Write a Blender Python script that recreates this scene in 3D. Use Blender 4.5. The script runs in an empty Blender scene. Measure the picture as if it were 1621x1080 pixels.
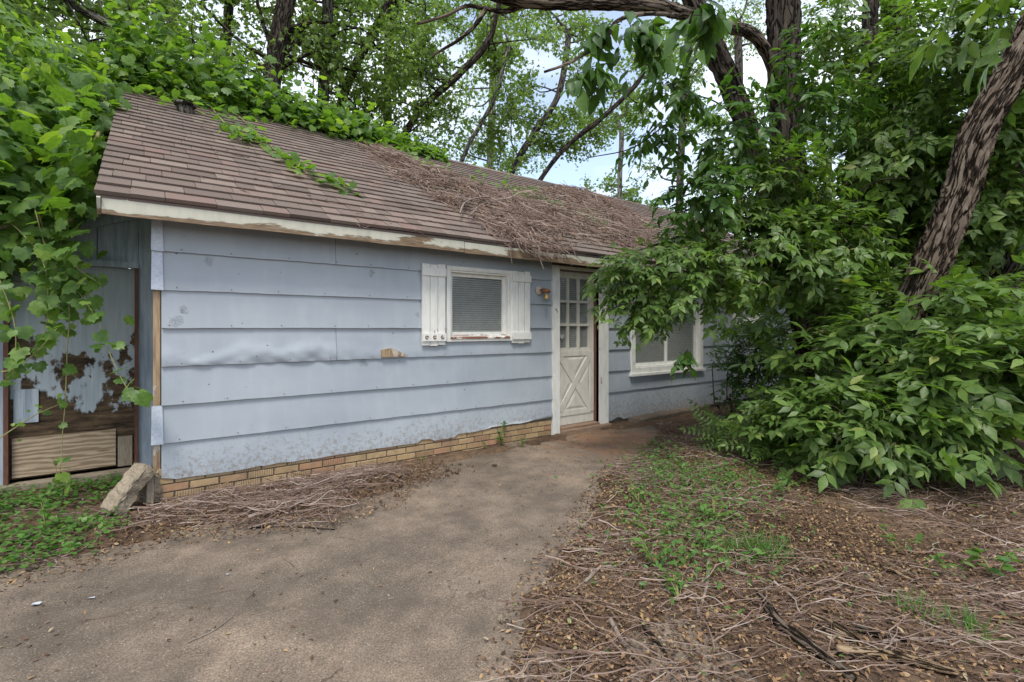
import bpy, math, random
import numpy as np
from mathutils import Vector, Matrix, noise as mnoise

scene = bpy.context.scene
COL = scene.collection
rnd = random.Random(7)
rng = np.random.default_rng(11)
# ---------------------------------------------------------------- camera
FPX, CX, CY = 775.0, 810.5, 519.5            # focal length, principal column, horizon row (photo pixels)
ANG = math.atan2(1050.0, FPX)                # angle between view axis and the front wall
SA, CA = math.sin(ANG), math.cos(ANG)
CAM = np.array([-0.05, -4.88, 1.41])
RIGHT = np.array([SA, -CA, 0.0]); FWD = np.array([CA, SA, 0.0])
cd = bpy.data.cameras.new('camera'); cam = bpy.data.objects.new('camera', cd); COL.objects.link(cam)
cd.sensor_width = 36.0; cd.lens = FPX / 1621 * 36.0; cd.shift_y = -(540 - CY) / 1621
cd.clip_start = 0.05; cd.clip_end = 1500
cam.location = CAM; cam.rotation_euler = (math.pi / 2, 0, -math.atan2(CA, SA))
scene.camera = cam
# ---------------------------------------------------------------- sky and sun
SUN_EL, SUN_AZ = math.radians(60), math.radians(-140)   # azimuth from +Y towards +X: high, from the camera side and the left
w = bpy.data.worlds.new('World'); scene.world = w; w.use_nodes = True
wn = w.node_tree; wn.nodes.clear()
sky = wn.nodes.new('ShaderNodeTexSky'); sky.sky_type = 'NISHITA'; sky.sun_disc = False
sky.sun_elevation = SUN_EL; sky.sun_rotation = SUN_AZ; sky.air_density = 1.0; sky.dust_density = 0.6
tc = wn.nodes.new('ShaderNodeTexCoord'); mp = wn.nodes.new('ShaderNodeMapping'); mp.inputs['Scale'].default_value = (1, 1, 2.2)
nz = wn.nodes.new('ShaderNodeTexNoise'); nz.inputs['Scale'].default_value = 2.3; nz.inputs['Detail'].default_value = 7; nz.inputs['Roughness'].default_value = 0.55
cr = wn.nodes.new('ShaderNodeValToRGB'); cr.color_ramp.elements[0].position = 0.36; cr.color_ramp.elements[0].color = (0.22, 0.22, 0.22, 1); cr.color_ramp.elements[1].position = 0.60
mx = wn.nodes.new('ShaderNodeMix'); mx.data_type = 'RGBA'
mx.inputs['B'].default_value = (5.6, 5.9, 6.4, 1)
bg = wn.nodes.new('ShaderNodeBackground'); bg.inputs['Strength'].default_value = 0.12
wo = wn.nodes.new('ShaderNodeOutputWorld')
L = wn.links.new
L(tc.outputs['Generated'], mp.inputs['Vector']); L(mp.outputs['Vector'], nz.inputs['Vector']); L(nz.outputs['Fac'], cr.inputs['Fac'])
L(cr.outputs['Color'], mx.inputs['Factor']); L(sky.outputs['Color'], mx.inputs['A']); L(mx.outputs['Result'], bg.inputs['Color'])
L(bg.outputs['Background'], wo.inputs['Surface'])
sl = bpy.data.lights.new('sun', 'SUN'); sl.energy = 1.5; sl.angle = math.radians(16); sl.color = (1, 0.96, 0.89)
so = bpy.data.objects.new('sun', sl); COL.objects.link(so)
sd = Vector((math.sin(SUN_AZ) * math.cos(SUN_EL), math.cos(SUN_AZ) * math.cos(SUN_EL), math.sin(SUN_EL)))
so.rotation_euler = (-sd).to_track_quat('-Z', 'Y').to_euler(); so.location = (0, 0, 30)
vs = scene.view_settings; vs.view_transform = 'Standard'; vs.look = 'None'; vs.gamma = 1; vs.use_curve_mapping = False
vs.exposure = 1.22
scene.cycles.max_bounces = 8; scene.cycles.transparent_max_bounces = 8; scene.cycles.diffuse_bounces = 5
scene.cycles.use_denoising = True
# ---------------------------------------------------------------- picture row/column -> place
def cp(px, py, Z):                       # a point at depth Z metres from the camera
    return CAM + RIGHT * ((px - CX) / FPX * Z) + FWD * Z + np.array([0, 0, (CY - py) / FPX * Z])
def cl(X, Z, h):                         # camera-side layout: X right, Z ahead, h above ground
    p = CAM + RIGHT * X + FWD * Z; p[2] = h; return p
def ray(px, py): return RIGHT * ((px - CX) / FPX) + FWD + np.array([0, 0, (CY - py) / FPX])
def wl(px, py, y=0.0):                   # hit on the plane Y = y (front wall is y = 0)
    d = ray(px, py); return CAM + d * ((y - CAM[1]) / d[1])
def gd(px, py, z=0.0):                   # hit on level ground
    d = ray(px, py); return CAM + d * ((z - CAM[2]) / d[2])
EAVE_Y, EAVE_Z, RIDGE_Y, RIDGE_Z = -0.30, 2.378, 4.13, 4.916
RU0, RU1 = -0.374, 13.4
TANR = (RIDGE_Z - EAVE_Z) / (RIDGE_Y - EAVE_Y)
def rf(px, py, up=0.0):                  # hit on the front roof slope
    d = ray(px, py)
    t = (EAVE_Z + up + TANR * (CAM[1] - EAVE_Y) - CAM[2]) / (d[2] - TANR * d[1])
    return CAM + d * t
# ---------------------------------------------------------------- geometry helpers
def nrm(v):
    v = np.asarray(v, float); return v / (np.linalg.norm(v, axis=-1, keepdims=True) + 1e-12)
class Geo:
    def __init__(s): s.V = []; s.F = []; s.n = 0; s.A = {}
    def add(s, V, *Fs):
        V = np.asarray(V, float).reshape(-1, 3)
        for F in Fs:
            F = np.asarray(F, int)
            if len(F): s.F.append(F + s.n)
        s.V.append(V); s.n += len(V); return s
    def box(s, a, b):
        x0, y0, z0 = a; x1, y1, z1 = b
        V = [(x0,y0,z0),(x1,y0,z0),(x1,y1,z0),(x0,y1,z0),(x0,y0,z1),(x1,y0,z1),(x1,y1,z1),(x0,y1,z1)]
        return s.add(V, [(0,3,2,1),(4,5,6,7),(0,1,5,4),(1,2,6,5),(2,3,7,6),(3,0,4,7)])
    def bar(s, p, q, wdt, dep, nvec=(0, -1, 0)):       # rectangular bar from p to q, nvec = depth direction
        p = np.asarray(p, float); q = np.asarray(q, float); t = nrm(q - p); n = nrm(nvec); b = np.cross(t, n)
        V = []
        for e in (p, q):
            for sx, sy in ((-1, 0), (1, 0), (1, 1), (-1, 1)): V.append(e + b * wdt / 2 * sx + n * dep * sy)
        return s.add(V, [(0,3,2,1),(4,5,6,7),(0,1,5,4),(1,2,6,5),(2,3,7,6),(3,0,4,7)])
    def grid(s, P):                                     # P (m,n,3)
        P = np.asarray(P, float); m, n = P.shape[:2]
        i = np.arange(m * n).reshape(m, n)
        F = np.stack([i[:-1, :-1], i[:-1, 1:], i[1:, 1:], i[1:, :-1]], -1).reshape(-1, 4)
        return s.add(P.reshape(-1, 3), F)
    def tube(s, pts, rad, sides=6, disp=None):
        P = np.asarray(pts, float); m = len(P); rad = np.broadcast_to(np.asarray(rad, float), (m,))
        T = nrm(np.gradient(P, axis=0)); ref = np.array([0.13, 0.31, 0.94])
        if abs(T[0] @ ref) > 0.9: ref = np.array([0.95, 0.2, 0.1])
        B = nrm(np.cross(T, ref)); N = np.cross(B, T)
        a = np.arange(sides) / sides * 2 * math.pi
        R = np.broadcast_to(rad[:, None], (m, sides))
        if disp is not None: R = R * disp(np.broadcast_to(np.linspace(0, 1, m)[:, None], (m, sides)), np.broadcast_to(a[None], (m, sides)))
        V = P[:, None] + (B[:, None] * np.cos(a)[None, :, None] + N[:, None] * np.sin(a)[None, :, None]) * R[..., None]
        i = np.arange(m * sides).reshape(m, sides); j = np.roll(i, -1, 1)
        F = np.stack([i[:-1], j[:-1], j[1:], i[1:]], -1).reshape(-1, 4)
        V = np.concatenate([V.reshape(-1, 3), P[:1], P[-1:]])
        ln = np.concatenate([[0], np.cumsum(np.linalg.norm(np.diff(P, axis=0), axis=1))]); r_ = rad.mean(); at = np.stack([np.broadcast_to(np.cos(a) * r_, (m, sides)), np.broadcast_to(np.sin(a) * r_, (m, sides)), np.broadcast_to(ln[:, None], (m, sides))], -1).reshape(-1, 3)
        s.A[len(s.V)] = np.concatenate([at, at[:1], at[-1:]]) + P[0] * 3.7      # bark grain runs along the limb
        k = m * sides
        caps = [(k, j[0, q], i[0, q]) for q in range(sides)] + [(k + 1, i[-1, q], j[-1, q]) for q in range(sides)]
        return s.add(V, F, caps)
    def inst(s, tV, tFs, pos, mats):                    # copies of a template: pos (N,3), mats (N,3,3) columns
        tV = np.asarray(tV, float); N = len(pos); k = len(tV)
        V = np.einsum('nij,kj->nki', mats, tV) + np.asarray(pos)[:, None]
        off = (np.arange(N) * k)[:, None, None]
        return s.add(V.reshape(-1, 3), *[(np.asarray(F)[None] + off).reshape(-1, np.asarray(F).shape[1]) for F in tFs])
    def mesh(s, name, smooth=False):
        me = bpy.data.meshes.new(name)
        if not s.V: return me
        V = np.concatenate(s.V); me.vertices.add(len(V)); me.vertices.foreach_set('co', V.astype(np.float32).ravel())
        tot = np.concatenate([np.full(len(F), F.shape[1]) for F in s.F]); vi = np.concatenate([F.ravel() for F in s.F])
        me.loops.add(len(vi)); me.loops.foreach_set('vertex_index', vi.astype(np.int32))
        me.polygons.add(len(tot)); st = np.concatenate([[0], np.cumsum(tot)[:-1]])
        me.polygons.foreach_set('loop_start', st.astype(np.int32))
        try: me.polygons.foreach_set('loop_total', tot.astype(np.int32))
        except Exception: pass
        me.polygons.foreach_set('use_smooth', np.full(len(tot), bool(smooth)))
        me.update(calc_edges=True)
        if s.A:
            at = me.attributes.new('grain', 'FLOAT_VECTOR', 'POINT'); at.data.foreach_set('vector', np.concatenate([s.A.get(i, v) for i, v in enumerate(s.V)]).astype(np.float32).ravel())
        return me
    def obj(s, name, mat, parent=None, smooth=False): return mkobj(name, s.mesh(name, smooth), mat, parent)
def mkobj(name, me, mat=None, parent=None):
    o = bpy.data.objects.new(name, me); COL.objects.link(o)
    if mat is not None and me is not None and not me.materials: me.materials.append(mat)
    if parent is not None: o.parent = parent; o.matrix_parent_inverse = Matrix.Translation(-Vector(ROOTLOC.get(parent.name, (0, 0, 0))))
    return o
ROOTLOC = {}
def root(name, label, cat, loc=(0, 0, 0), group=None):
    o = bpy.data.objects.new(name, None); COL.objects.link(o); o.location = [float(c) for c in loc]; ROOTLOC[o.name] = tuple(float(c) for c in loc)
    o.empty_display_size = 0.1
    return tag(o, label, cat, group)
def tag(o, label=None, cat=None, group=None, kind=None):
    if label: o['label'] = label
    if cat: o['category'] = cat
    if group: o['group'] = group
    if kind: o['kind'] = kind
    return o
def frames(T, N):                        # columns: side, tip direction, normal
    T = nrm(T); N = nrm(N - (N * T).sum(-1, keepdims=True) * T); S = np.cross(T, N)
    return np.stack([S, T, N], -1)
def crom(pts, n):                        # smooth resampled curve
    P = np.asarray(pts, float); m = len(P); Q = np.concatenate([2 * P[:1] - P[1:2], P, 2 * P[-1:] - P[-2:-1]])
    t = np.linspace(0, m - 1 - 1e-6, n); i = t.astype(int); f = (t - i)[:, None]
    a, b, c, d = Q[i], Q[i + 1], Q[i + 2], Q[i + 3]
    return 0.5 * (2 * b + (c - a) * f + (2 * a - 5 * b + 4 * c - d) * f ** 2 + (3 * b - a - 3 * c + d) * f ** 3)
def h2(ix, iy, s):
    x = np.sin(ix * 127.1 + iy * 311.7 + s * 74.7) * 43758.5453; return x - np.floor(x)
def vn(x, y, s=0):
    ix, iy = np.floor(x), np.floor(y); fx, fy = x - ix, y - iy; fx = fx * fx * (3 - 2 * fx); fy = fy * fy * (3 - 2 * fy)
    return (h2(ix, iy, s) * (1 - fx) + h2(ix + 1, iy, s) * fx) * (1 - fy) + (h2(ix, iy + 1, s) * (1 - fx) + h2(ix + 1, iy + 1, s) * fx) * fy
def fbm(x, y, s=0): return (vn(x, y, s) + 0.5 * vn(2.1 * x, 2.1 * y, s + 1) + 0.25 * vn(4.3 * x, 4.3 * y, s + 2)) / 1.75
def inpoly(x, y, P):
    r = np.zeros(x.shape, bool); j = len(P) - 1
    for i in range(len(P)):
        xi, yi = P[i]; xj, yj = P[j]
        c = ((yi > y) != (yj > y)) & (x < (xj - xi) * (y - yi) / (yj - yi + 1e-12) + xi); r ^= c; j = i
    return r
def sdist(x, y, P):                      # signed distance, negative inside
    d = np.full(x.shape, 1e9); j = len(P) - 1
    for i in range(len(P)):
        ax, ay = P[j]; bx, by = P[i]; ex, ey = bx - ax, by - ay
        t = np.clip(((x - ax) * ex + (y - ay) * ey) / (ex * ex + ey * ey + 1e-12), 0, 1)
        d = np.minimum(d, np.hypot(x - ax - ex * t, y - ay - ey * t)); j = i
    return np.where(inpoly(x, y, P), -d, d)
# ---------------------------------------------------------------- materials
class M:
    def __init__(s, name):
        s.m = bpy.data.materials.new(name); s.m.use_nodes = True; s.t = s.m.node_tree; s.t.nodes.clear()
        s.out = s.n('OutputMaterial')
    def n(s, typ, **kw):
        nd = s.t.nodes.new('ShaderNode' + typ)
        for k, v in kw.items():
            if hasattr(nd, k) and not k[0].isupper(): setattr(nd, k, v)
            else: s.set(nd, k.replace('_', ' '), v)
        return nd
    def set(s, nd, key, v):
        sock = nd.inputs[int(key[1:])] if key[0] == 'I' and key[1:].isdigit() else nd.inputs[key]
        if isinstance(v, bpy.types.NodeSocket): s.t.links.new(v, sock)
        elif isinstance(v, (tuple, list)) and len(v) == 3 and sock.type == 'RGBA': sock.default_value = (*v, 1)
        else: sock.default_value = v
    def pos(s, sc=(1, 1, 1), rot=(0, 0, 0), obj=False):
        src = s.n('TexCoord').outputs['Object'] if obj else s.n('NewGeometry').outputs['Position']
        return s.n('Mapping', Vector=src, Scale=sc, Rotation=rot).outputs['Vector']
    def noise(s, scale, sc=(1, 1, 1), detail=4, rough=0.55, rot=(0, 0, 0)):
        return s.n('TexNoise', Vector=s.pos(sc, rot), Scale=scale, Detail=detail, Roughness=rough).outputs['Fac']
    def ramp(s, fac, *stops):
        r = s.n('ValToRGB', Fac=fac); e = r.color_ramp.elements
        while len(e) > len(stops): e.remove(e[-1])
        while len(e) < len(stops): e.new(0.5)
        for el, (p, c) in zip(e, stops): el.position = p; el.color = (*c, 1) if isinstance(c, (tuple, list)) else (c, c, c, 1)
        return r.outputs['Color']
    def mix(s, f, a, b, mode='MIX'):
        nd = s.n('Mix', data_type='RGBA', blend_type=mode); nd.clamp_factor = True
        for k, v in (('Factor', f), ('A', a), ('B', b)):
            sock = [i for i in nd.inputs if i.name == k and (i.type == 'RGBA' or k == 'Factor' and i.type == 'VALUE')][0]
            if isinstance(v, bpy.types.NodeSocket): s.t.links.new(v, sock)
            elif k == 'Factor': sock.default_value = v
            else: sock.default_value = (*v, 1)
        return [o for o in nd.outputs if o.type == 'RGBA'][0]
    def math(s, op, a, b=0.0, c=0.0):
        nd = s.n('Math', operation=op)
        for i, v in enumerate((a, b, c)):
            if isinstance(v, bpy.types.NodeSocket): s.t.links.new(v, nd.inputs[i])
            else: nd.inputs[i].default_value = v
        return nd.outputs[0]
    def rand(s):                         # one value for each loose piece or object
        a = s.n('NewGeometry').outputs['Random Per Island']; b = s.n('ObjectInfo').outputs['Random']
        return s.math('FRACT', s.math('MULTIPLY_ADD', b, 7.31, a))
    def bump(s, h, st=0.3, d=0.01): return s.n('Bump', Height=h, Strength=st, Distance=d).outputs['Normal']
    def bsdf(s, col, rough=0.7, normal=None, spec=0.3, metal=0.0, **kw):
        b = s.n('BsdfPrincipled', Base_Color=col, Roughness=rough, Metallic=metal)
        b.inputs['Specular IOR Level'].default_value = spec
        if normal is not None: s.set(b, 'Normal', normal)
        for k, v in kw.items(): s.set(b, k.replace('_', ' '), v)
        return b.outputs['BSDF']
    def done(s, sh): s.t.links.new(sh, s.out.inputs['Surface']); return s.m
MAT = {}
def simple(name, c1, c2, scale=6, rough=0.8, bump=0.2, sc=(1, 1, 1), spec=0.25, bd=0.006):
    m = M(name); f = m.noise(scale, sc, 6); g = m.noise(scale * 7, sc, 4)
    c = m.ramp(f, (0.3, c1), (0.7, c2)); c = m.mix(0.35, c, m.ramp(g, (0.3, tuple(x * 0.65 for x in c1)), (0.7, tuple(min(1, x * 1.25) for x in c2))))
    MAT[name] = m.done(m.bsdf(c, rough, m.bump(m.math('ADD', f, g), bump, bd), spec)); return MAT[name]
def leafmat(name, stops, trans=0.4, tcol=(1.5, 1.7, 0.6), rough=0.42, spec=0.35):
    m = M(name); r = m.rand(); c = m.ramp(r, *stops)
    c = m.mix(0.25, c, m.ramp(m.noise(30, detail=3), (0.35, (0.02, 0.05, 0.01)), (0.7, stops[-1][1])))
    tc = m.mix(1.0, c, tcol, 'MULTIPLY')
    a = m.bsdf(c, rough, spec=spec); t = m.n('BsdfTranslucent', Color=tc).outputs['BSDF']
    mx = m.n('MixShader', Fac=trans); m.t.links.new(a, mx.inputs[1]); m.t.links.new(t, mx.inputs[2])
    MAT[name] = m.done(mx.outputs[0]); return MAT[name]
def peelmat(name, paint, wood1, wood2, thr=0.55, scale=5, sc=(1, 1, 1), soft=0.015, grain=(2, 30, 30), zlow=None):
    m = M(name); f = m.noise(scale, sc, 8, 0.62)
    if zlow is not None: f = m.math('ADD', f, m.math('MULTIPLY', m.math('SUBTRACT', zlow, m.n('SeparateXYZ', Vector=m.n('NewGeometry').outputs['Position']).outputs['Z']), 2.6))
    k = m.ramp(f, (thr - soft, 0.0), (thr + soft, 1.0))
    wd = m.ramp(m.noise(4, grain, 5), (0.3, wood1), (0.7, wood2))
    dirt = m.noise(14, (1, 1, 0.4), 6)
    p = m.mix(m.ramp(dirt, (0.45, 0.0), (0.8, 0.55)), paint, tuple(x * 0.6 for x in paint))
    MAT[name] = m.done(m.bsdf(m.mix(k, p, wd), 0.7, m.bump(m.math('MULTIPLY_ADD', k, -0.8, m.math('MULTIPLY', dirt, 0.3)), 0.5, 0.004), 0.3)); return MAT[name]

# siding: faded blue-grey pressed board, dirty near its edges with its own smears
m = M('siding'); big = m.noise(0.9, (1, 1, 1.6), 5); st = m.noise(9, (1.2, 1, 0.25), 6); fine = m.noise(60, detail=3)
c = m.ramp(big, (0.3, (0.290, 0.322, 0.358)), (0.7, (0.375, 0.408, 0.438)))
c = m.mix(m.ramp(st, (0.5, 0.0), (0.85, 0.35)), c, (0.46, 0.49, 0.515))
sm = m.noise(3.3, (1, 1, 2.2), 7, 0.7); c = m.mix(m.ramp(sm, (0.60, 0.0), (0.78, 0.45)), c, (0.25, 0.27, 0.31))
vo = m.n('TexVoronoi', Vector=m.pos(), Scale=7.0); dots = m.ramp(vo.outputs['Distance'], (0.035, 1.0), (0.06, 0.0))
gate = m.ramp(m.noise(1.7, detail=2), (0.42, 0.0), (0.5, 1.0)); c = m.mix(m.math('MULTIPLY', dots, gate), c, (0.06, 0.055, 0.05))
zz_ = m.n('SeparateXYZ', Vector=m.n('NewGeometry').outputs['Position']).outputs['Z']
spl = m.ramp(m.math('SUBTRACT', m.noise(26, detail=7, rough=.8), m.math('MULTIPLY', zz_, .42)), (.36, 0.0), (.52, .75)); c = m.mix(spl, c, (0.20, 0.165, 0.13))     # mud splashed up from the ground
for sp_c, sp_r, sp_f in ((wl(292, 490, -.03), .05, .8), (wl(280, 507, -.03), .065, .55), (wl(327, 413, -.03), .05, .5), (wl(588, 432, -.03), .05, .7), (wl(575, 575, -.03), .05, .6), (wl(660, 500, -.03), .04, .6)):   # old smears where fittings were torn off
    dn = m.n('VectorMath', operation='DISTANCE'); m.t.links.new(m.n('VectorMath', operation='ADD', I0=m.n('NewGeometry').outputs['Position'], I1=m.n('VectorMath', operation='SCALE', I0=m.n('TexNoise', Vector=m.pos(), Scale=14.0, Detail=5.0).outputs['Color'], Scale=.14).outputs[0]).outputs[0], dn.inputs[0]); dn.inputs[1].default_value = [float(v) + .07 for v in sp_c]
    c = m.mix(m.math('MULTIPLY', m.math('MULTIPLY', m.ramp(dn.outputs['Value'], (sp_r * .5, 1.0), (sp_r * .9, 0.0)), m.ramp(m.noise(55, (1, 1, 2), 6, .8), (.42, 0.15), (.55, 1.0))), sp_f), c, (0.12, 0.12, 0.13))
MAT['siding'] = m.done(m.bsdf(c, 0.55, m.bump(m.math('ADD', fine, m.math('MULTIPLY', st, 0.6)), 0.12, 0.004), 0.35))
simple('wall_backing', (0.10, 0.085, 0.07), (0.18, 0.15, 0.12), 8)
simple('soffit', (0.24, 0.28, 0.33), (0.32, 0.36, 0.40), 5)
peelmat('fascia_paint', (0.50, 0.485, 0.395), (0.10, 0.06, 0.035), (0.30, 0.22, 0.14), 0.555, 2.6, (0.55, 1, 2.2), zlow=2.300)
peelmat('white_paint', (0.70, 0.69, 0.64), (0.14, 0.10, 0.07), (0.32, 0.26, 0.2), 0.685, 7, (1.5, 1, 0.8))
peelmat('door_paint', (0.60, 0.57, 0.50), (0.2, 0.16, 0.12), (0.36, 0.31, 0.25), 0.76, 9)
peelmat('sill_paint', (0.66, 0.64, 0.58), (0.12, 0.055, 0.035), (0.27, 0.13, 0.08), 0.50, 9, (0.8, 1, 2.5))
peelmat('corner_wood', (0.45, 0.40, 0.33), (0.15, 0.09, 0.055), (0.42, 0.30, 0.18), 0.45, 6, (2, 2, 0.5), grain=(12, 12, 1))
simple('jamb_brown', (0.075, 0.038, 0.027), (0.16, 0.075, 0.05), 9, 0.7, 0.2, (1, 1, 0.3))
simple('threshold', (0.16, 0.09, 0.055), (0.34, 0.24, 0.17), 9, 0.8, 0.4, (0.6, 4, 4))
simple('metal_cap', (0.40, 0.45, 0.53), (0.50, 0.54, 0.60), 7, 0.45, 0.1, spec=0.5)
simple('mortar', (0.10, 0.085, 0.07), (0.20, 0.17, 0.14), 30, 0.95, 0.5)
for nm, comb in (('brick', 0), ('brick_combed', 1)):
    m = M(nm); r = m.rand(); f = m.noise(22, detail=6)
    c = m.ramp(r, (0.0, (0.36, 0.245, 0.125)), (0.35, (0.42, 0.30, 0.165)), (0.7, (0.33, 0.225, 0.12)), (0.9, (0.38, 0.21, 0.125)), (1.0, (0.30, 0.20, 0.12)))
    c = m.mix(m.ramp(f, (0.45, 0.0), (0.75, 0.6)), c, (0.20, 0.135, 0.085))
    lo = m.ramp(m.noise(5, detail=5), (0.5, 0.0), (0.75, 0.5)); c = m.mix(lo, c, (0.17, 0.11, 0.07))
    hgt = f
    if comb:
        wv = m.n('TexWave', Vector=m.pos(), Scale=17.0, Distortion=1.5); hgt = m.math('ADD', f, m.math('MULTIPLY', wv.outputs['Fac'], 1.5))
        c = m.mix(m.ramp(wv.outputs['Fac'], (0.1, 0.6), (0.4, 0.0)), c, (0.12, 0.08, 0.05))
    MAT[nm] = m.done(m.bsdf(c, 0.9, m.bump(hgt, 0.5, 0.004), 0.2))
m = M('shingle'); r = m.rand(); g = m.noise(260, detail=2); b = m.noise(0.7, detail=5)
c = m.ramp(r, (0.0, (0.125, 0.096, 0.083)), (0.3, (0.175, 0.136, 0.118)), (0.5, (0.145, 0.112, 0.098)), (0.75, (0.205, 0.165, 0.14)), (0.9, (0.18, 0.125, 0.107)), (1.0, (0.145, 0.114, 0.10)))
c = m.mix(0.75, c, m.ramp(g, (0.35, (0.55, 0.55, 0.55)), (0.65, (1.35, 1.3, 1.25))), 'MULTIPLY')
c = m.mix(m.ramp(b, (0.45, 0.0), (0.8, 0.45)), c, (0.135, 0.13, 0.105))
MAT['shingle'] = m.done(m.bsdf(c, 0.95, m.bump(g, 0.5, 0.003), 0.15))
# soil / concrete
m = M('soil'); a = m.noise(1.3, detail=7); f = m.noise(18, detail=6, rough=0.7); g = m.noise(90, detail=3)
c = m.ramp(a, (0.3, (0.07, 0.046, 0.032)), (0.55, (0.135, 0.09, 0.06)), (0.75, (0.18, 0.128, 0.088)))
c = m.mix(0.8, c, m.ramp(f, (0.3, (0.4, 0.4, 0.4)), (0.7, (1.5, 1.45, 1.35))), 'MULTIPLY')
MAT['soil'] = m.done(m.bsdf(c, 0.95, m.bump(m.math('ADD', f, m.math('MULTIPLY', g, 0.5)), 0.9, 0.03), 0.1))
m = M('concrete'); a = m.noise(0.8, detail=6, rough=0.6); f = m.noise(5, detail=8, rough=0.7); g = m.noise(110, detail=3, rough=0.7)
c = m.ramp(a, (0.3, (0.11, 0.092, 0.074)), (0.5, (0.175, 0.143, 0.114)), (0.7, (0.265, 0.208, 0.16)))
c = m.mix(0.7, c, m.ramp(f, (0.3, (0.5, 0.48, 0.46)), (0.7, (1.3, 1.26, 1.2))), 'MULTIPLY')
# rust-red soil washed over the slab in front of the door
dv = m.n('VectorMath', operation='DISTANCE'); m.t.links.new(m.n('NewGeometry').outputs['Position'], dv.inputs[0]); dv.inputs[1].default_value = (4.6, -0.75, 0)
rf_ = m.ramp(m.math('MULTIPLY_ADD', f, 1.2, m.math('MULTIPLY', dv.outputs['Value'], 0.42)), (0.75, 0.75), (1.9, 0.0))
c = m.mix(rf_, c, (0.30, 0.165, 0.095))
vo = m.n('TexVoronoi', Vector=m.pos(), Scale=72.0); spk = m.ramp(vo.outputs['Distance'], (0.15, 1.0), (0.3, 0.0))
vc = m.ramp(vo.outputs['Color'], (0.5, 0.0), (0.8, 0.75)); c = m.mix(m.math('MULTIPLY', spk, vc), c, (0.36, 0.31, 0.25))
c = m.mix(.8, c, m.ramp(m.noise(95, detail=5, rough=.9), (0.40, (0.42, 0.4, 0.38)), (0.6, (1.5, 1.47, 1.43))), 'MULTIPLY'); c = m.mix(m.ramp(m.noise(2.1, detail=7, rough=.7), (0.48, 0.0), (0.66, 0.7)), c, (0.088, 0.07, 0.054))
vk = m.ramp(m.noise(150, detail=2), (0.30, 0.75), (0.42, 0.0)); c = m.mix(vk, c, (0.06, 0.048, 0.038))
vcr = m.n('TexVoronoi', Vector=m.n('Mapping', Vector=m.math and m.n('VectorMath', operation='ADD', I0=m.pos(), I1=m.n('TexNoise', Vector=m.pos(), Scale=2.5, Detail=5.0).outputs['Color']).outputs[0], Scale=(1, 1, 1)).outputs[0], Scale=0.42, feature='DISTANCE_TO_EDGE')
crk = m.ramp(vcr.outputs['Distance'], (0.0012, 0.8), (0.004, 0.0)); crk = m.math('MULTIPLY', crk, m.ramp(a, (0.46, 0.0), (0.56, 1.0))); c = m.mix(crk, c, (0.05, 0.04, 0.03))
MAT['concrete'] = m.done(m.bsdf(c, 0.92, m.bump(m.math('ADD', m.math('MULTIPLY', f, 0.8), g), 0.55, 0.006), 0.15))
# glass, blinds, interior, lamp
m = M('glass'); fr = m.n('Fresnel', IOR=1.5).outputs[0]; t = m.n('BsdfTransparent', Color=(0.93, 0.93, 0.92)).outputs[0]; gl = m.n('BsdfGlossy', Color=(0.9, 0.95, 1.0), Roughness=0.05).outputs[0]
mxs = m.n('MixShader', Fac=m.math('MULTIPLY', fr, m.math('SUBTRACT', 1.0, m.n('NewGeometry').outputs['Backfacing']))); m.t.links.new(t, mxs.inputs[1]); m.t.links.new(gl, mxs.inputs[2]); MAT['glass'] = m.done(mxs.outputs[0])
simple('blind', (0.32, 0.33, 0.32), (0.42, 0.43, 0.42), 12, 0.6, 0.05)
simple('interior_dark', (0.03, 0.03, 0.032), (0.06, 0.06, 0.06), 3)  # near-black colour stands in for the darkness of the unlit room
simple('rust', (0.10, 0.045, 0.025), (0.26, 0.13, 0.07), 40, 0.8, 0.5)
simple('lamp_base', (0.22, 0.15, 0.10), (0.62, 0.58, 0.48), 45, 0.6, 0.3)
simple('bulb', (0.75, 0.42, 0.10), (0.85, 0.55, 0.18), 30, 0.35, 0.0)
simple('tag_grey', (0.3, 0.32, 0.34), (0.4, 0.42, 0.44), 30, 0.5, 0.1)
simple('stone', (0.17, 0.135, 0.095), (0.30, 0.25, 0.185), 7, 0.95, 0.6, (1, 1, 2), bd=0.02)
simple('old_wood', (0.15, 0.12, 0.09), (0.30, 0.25, 0.19), 6, 0.9, 0.5, (3, 3, 0.4))
m = M('plywood'); wv = m.n('TexWave', Vector=m.pos((1.2, 1, 6)), Scale=1.3, Distortion=14.0, Detail=4.0); wv.bands_direction = 'Z'; f = m.noise(20, (0.4, 1, 6), 4)
c = m.ramp(wv.outputs['Fac'], (0.15, (0.17, 0.115, 0.068)), (0.8, (0.42, 0.33, 0.23))); c = m.mix(0.4, c, m.ramp(f, (0.3, (0.17, 0.12, 0.08)), (0.7, (0.42, 0.34, 0.25))))
MAT['plywood'] = m.done(m.bsdf(c, 0.85, m.bump(f, 0.3, 0.003), 0.2))
m = M('shed_board'); f = m.noise(7, (3.5, 3.5, 0.35), 7); g = m.noise(40, (3, 3, 0.2), 4)
c = m.ramp(f, (0.3, (0.22, 0.265, 0.32)), (0.55, (0.34, 0.39, 0.45)), (0.75, (0.43, 0.47, 0.51))); c = m.mix(m.ramp(g, (0.55, 0.0), (0.8, 0.6)), c, (0.14, 0.14, 0.14))
MAT['shed_board'] = m.done(m.bsdf(c, 0.8, m.bump(m.math('ADD', f, g), 0.35, 0.004), 0.2))
m = M('shed_door'); f = m.noise(2.6, (1.3, 1, 0.8), 8, 0.62); g = m.noise(9, (4, 4, 0.3), 5)
z = m.n('SeparateXYZ', Vector=m.n('NewGeometry').outputs['Position']).outputs['Z']
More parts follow.
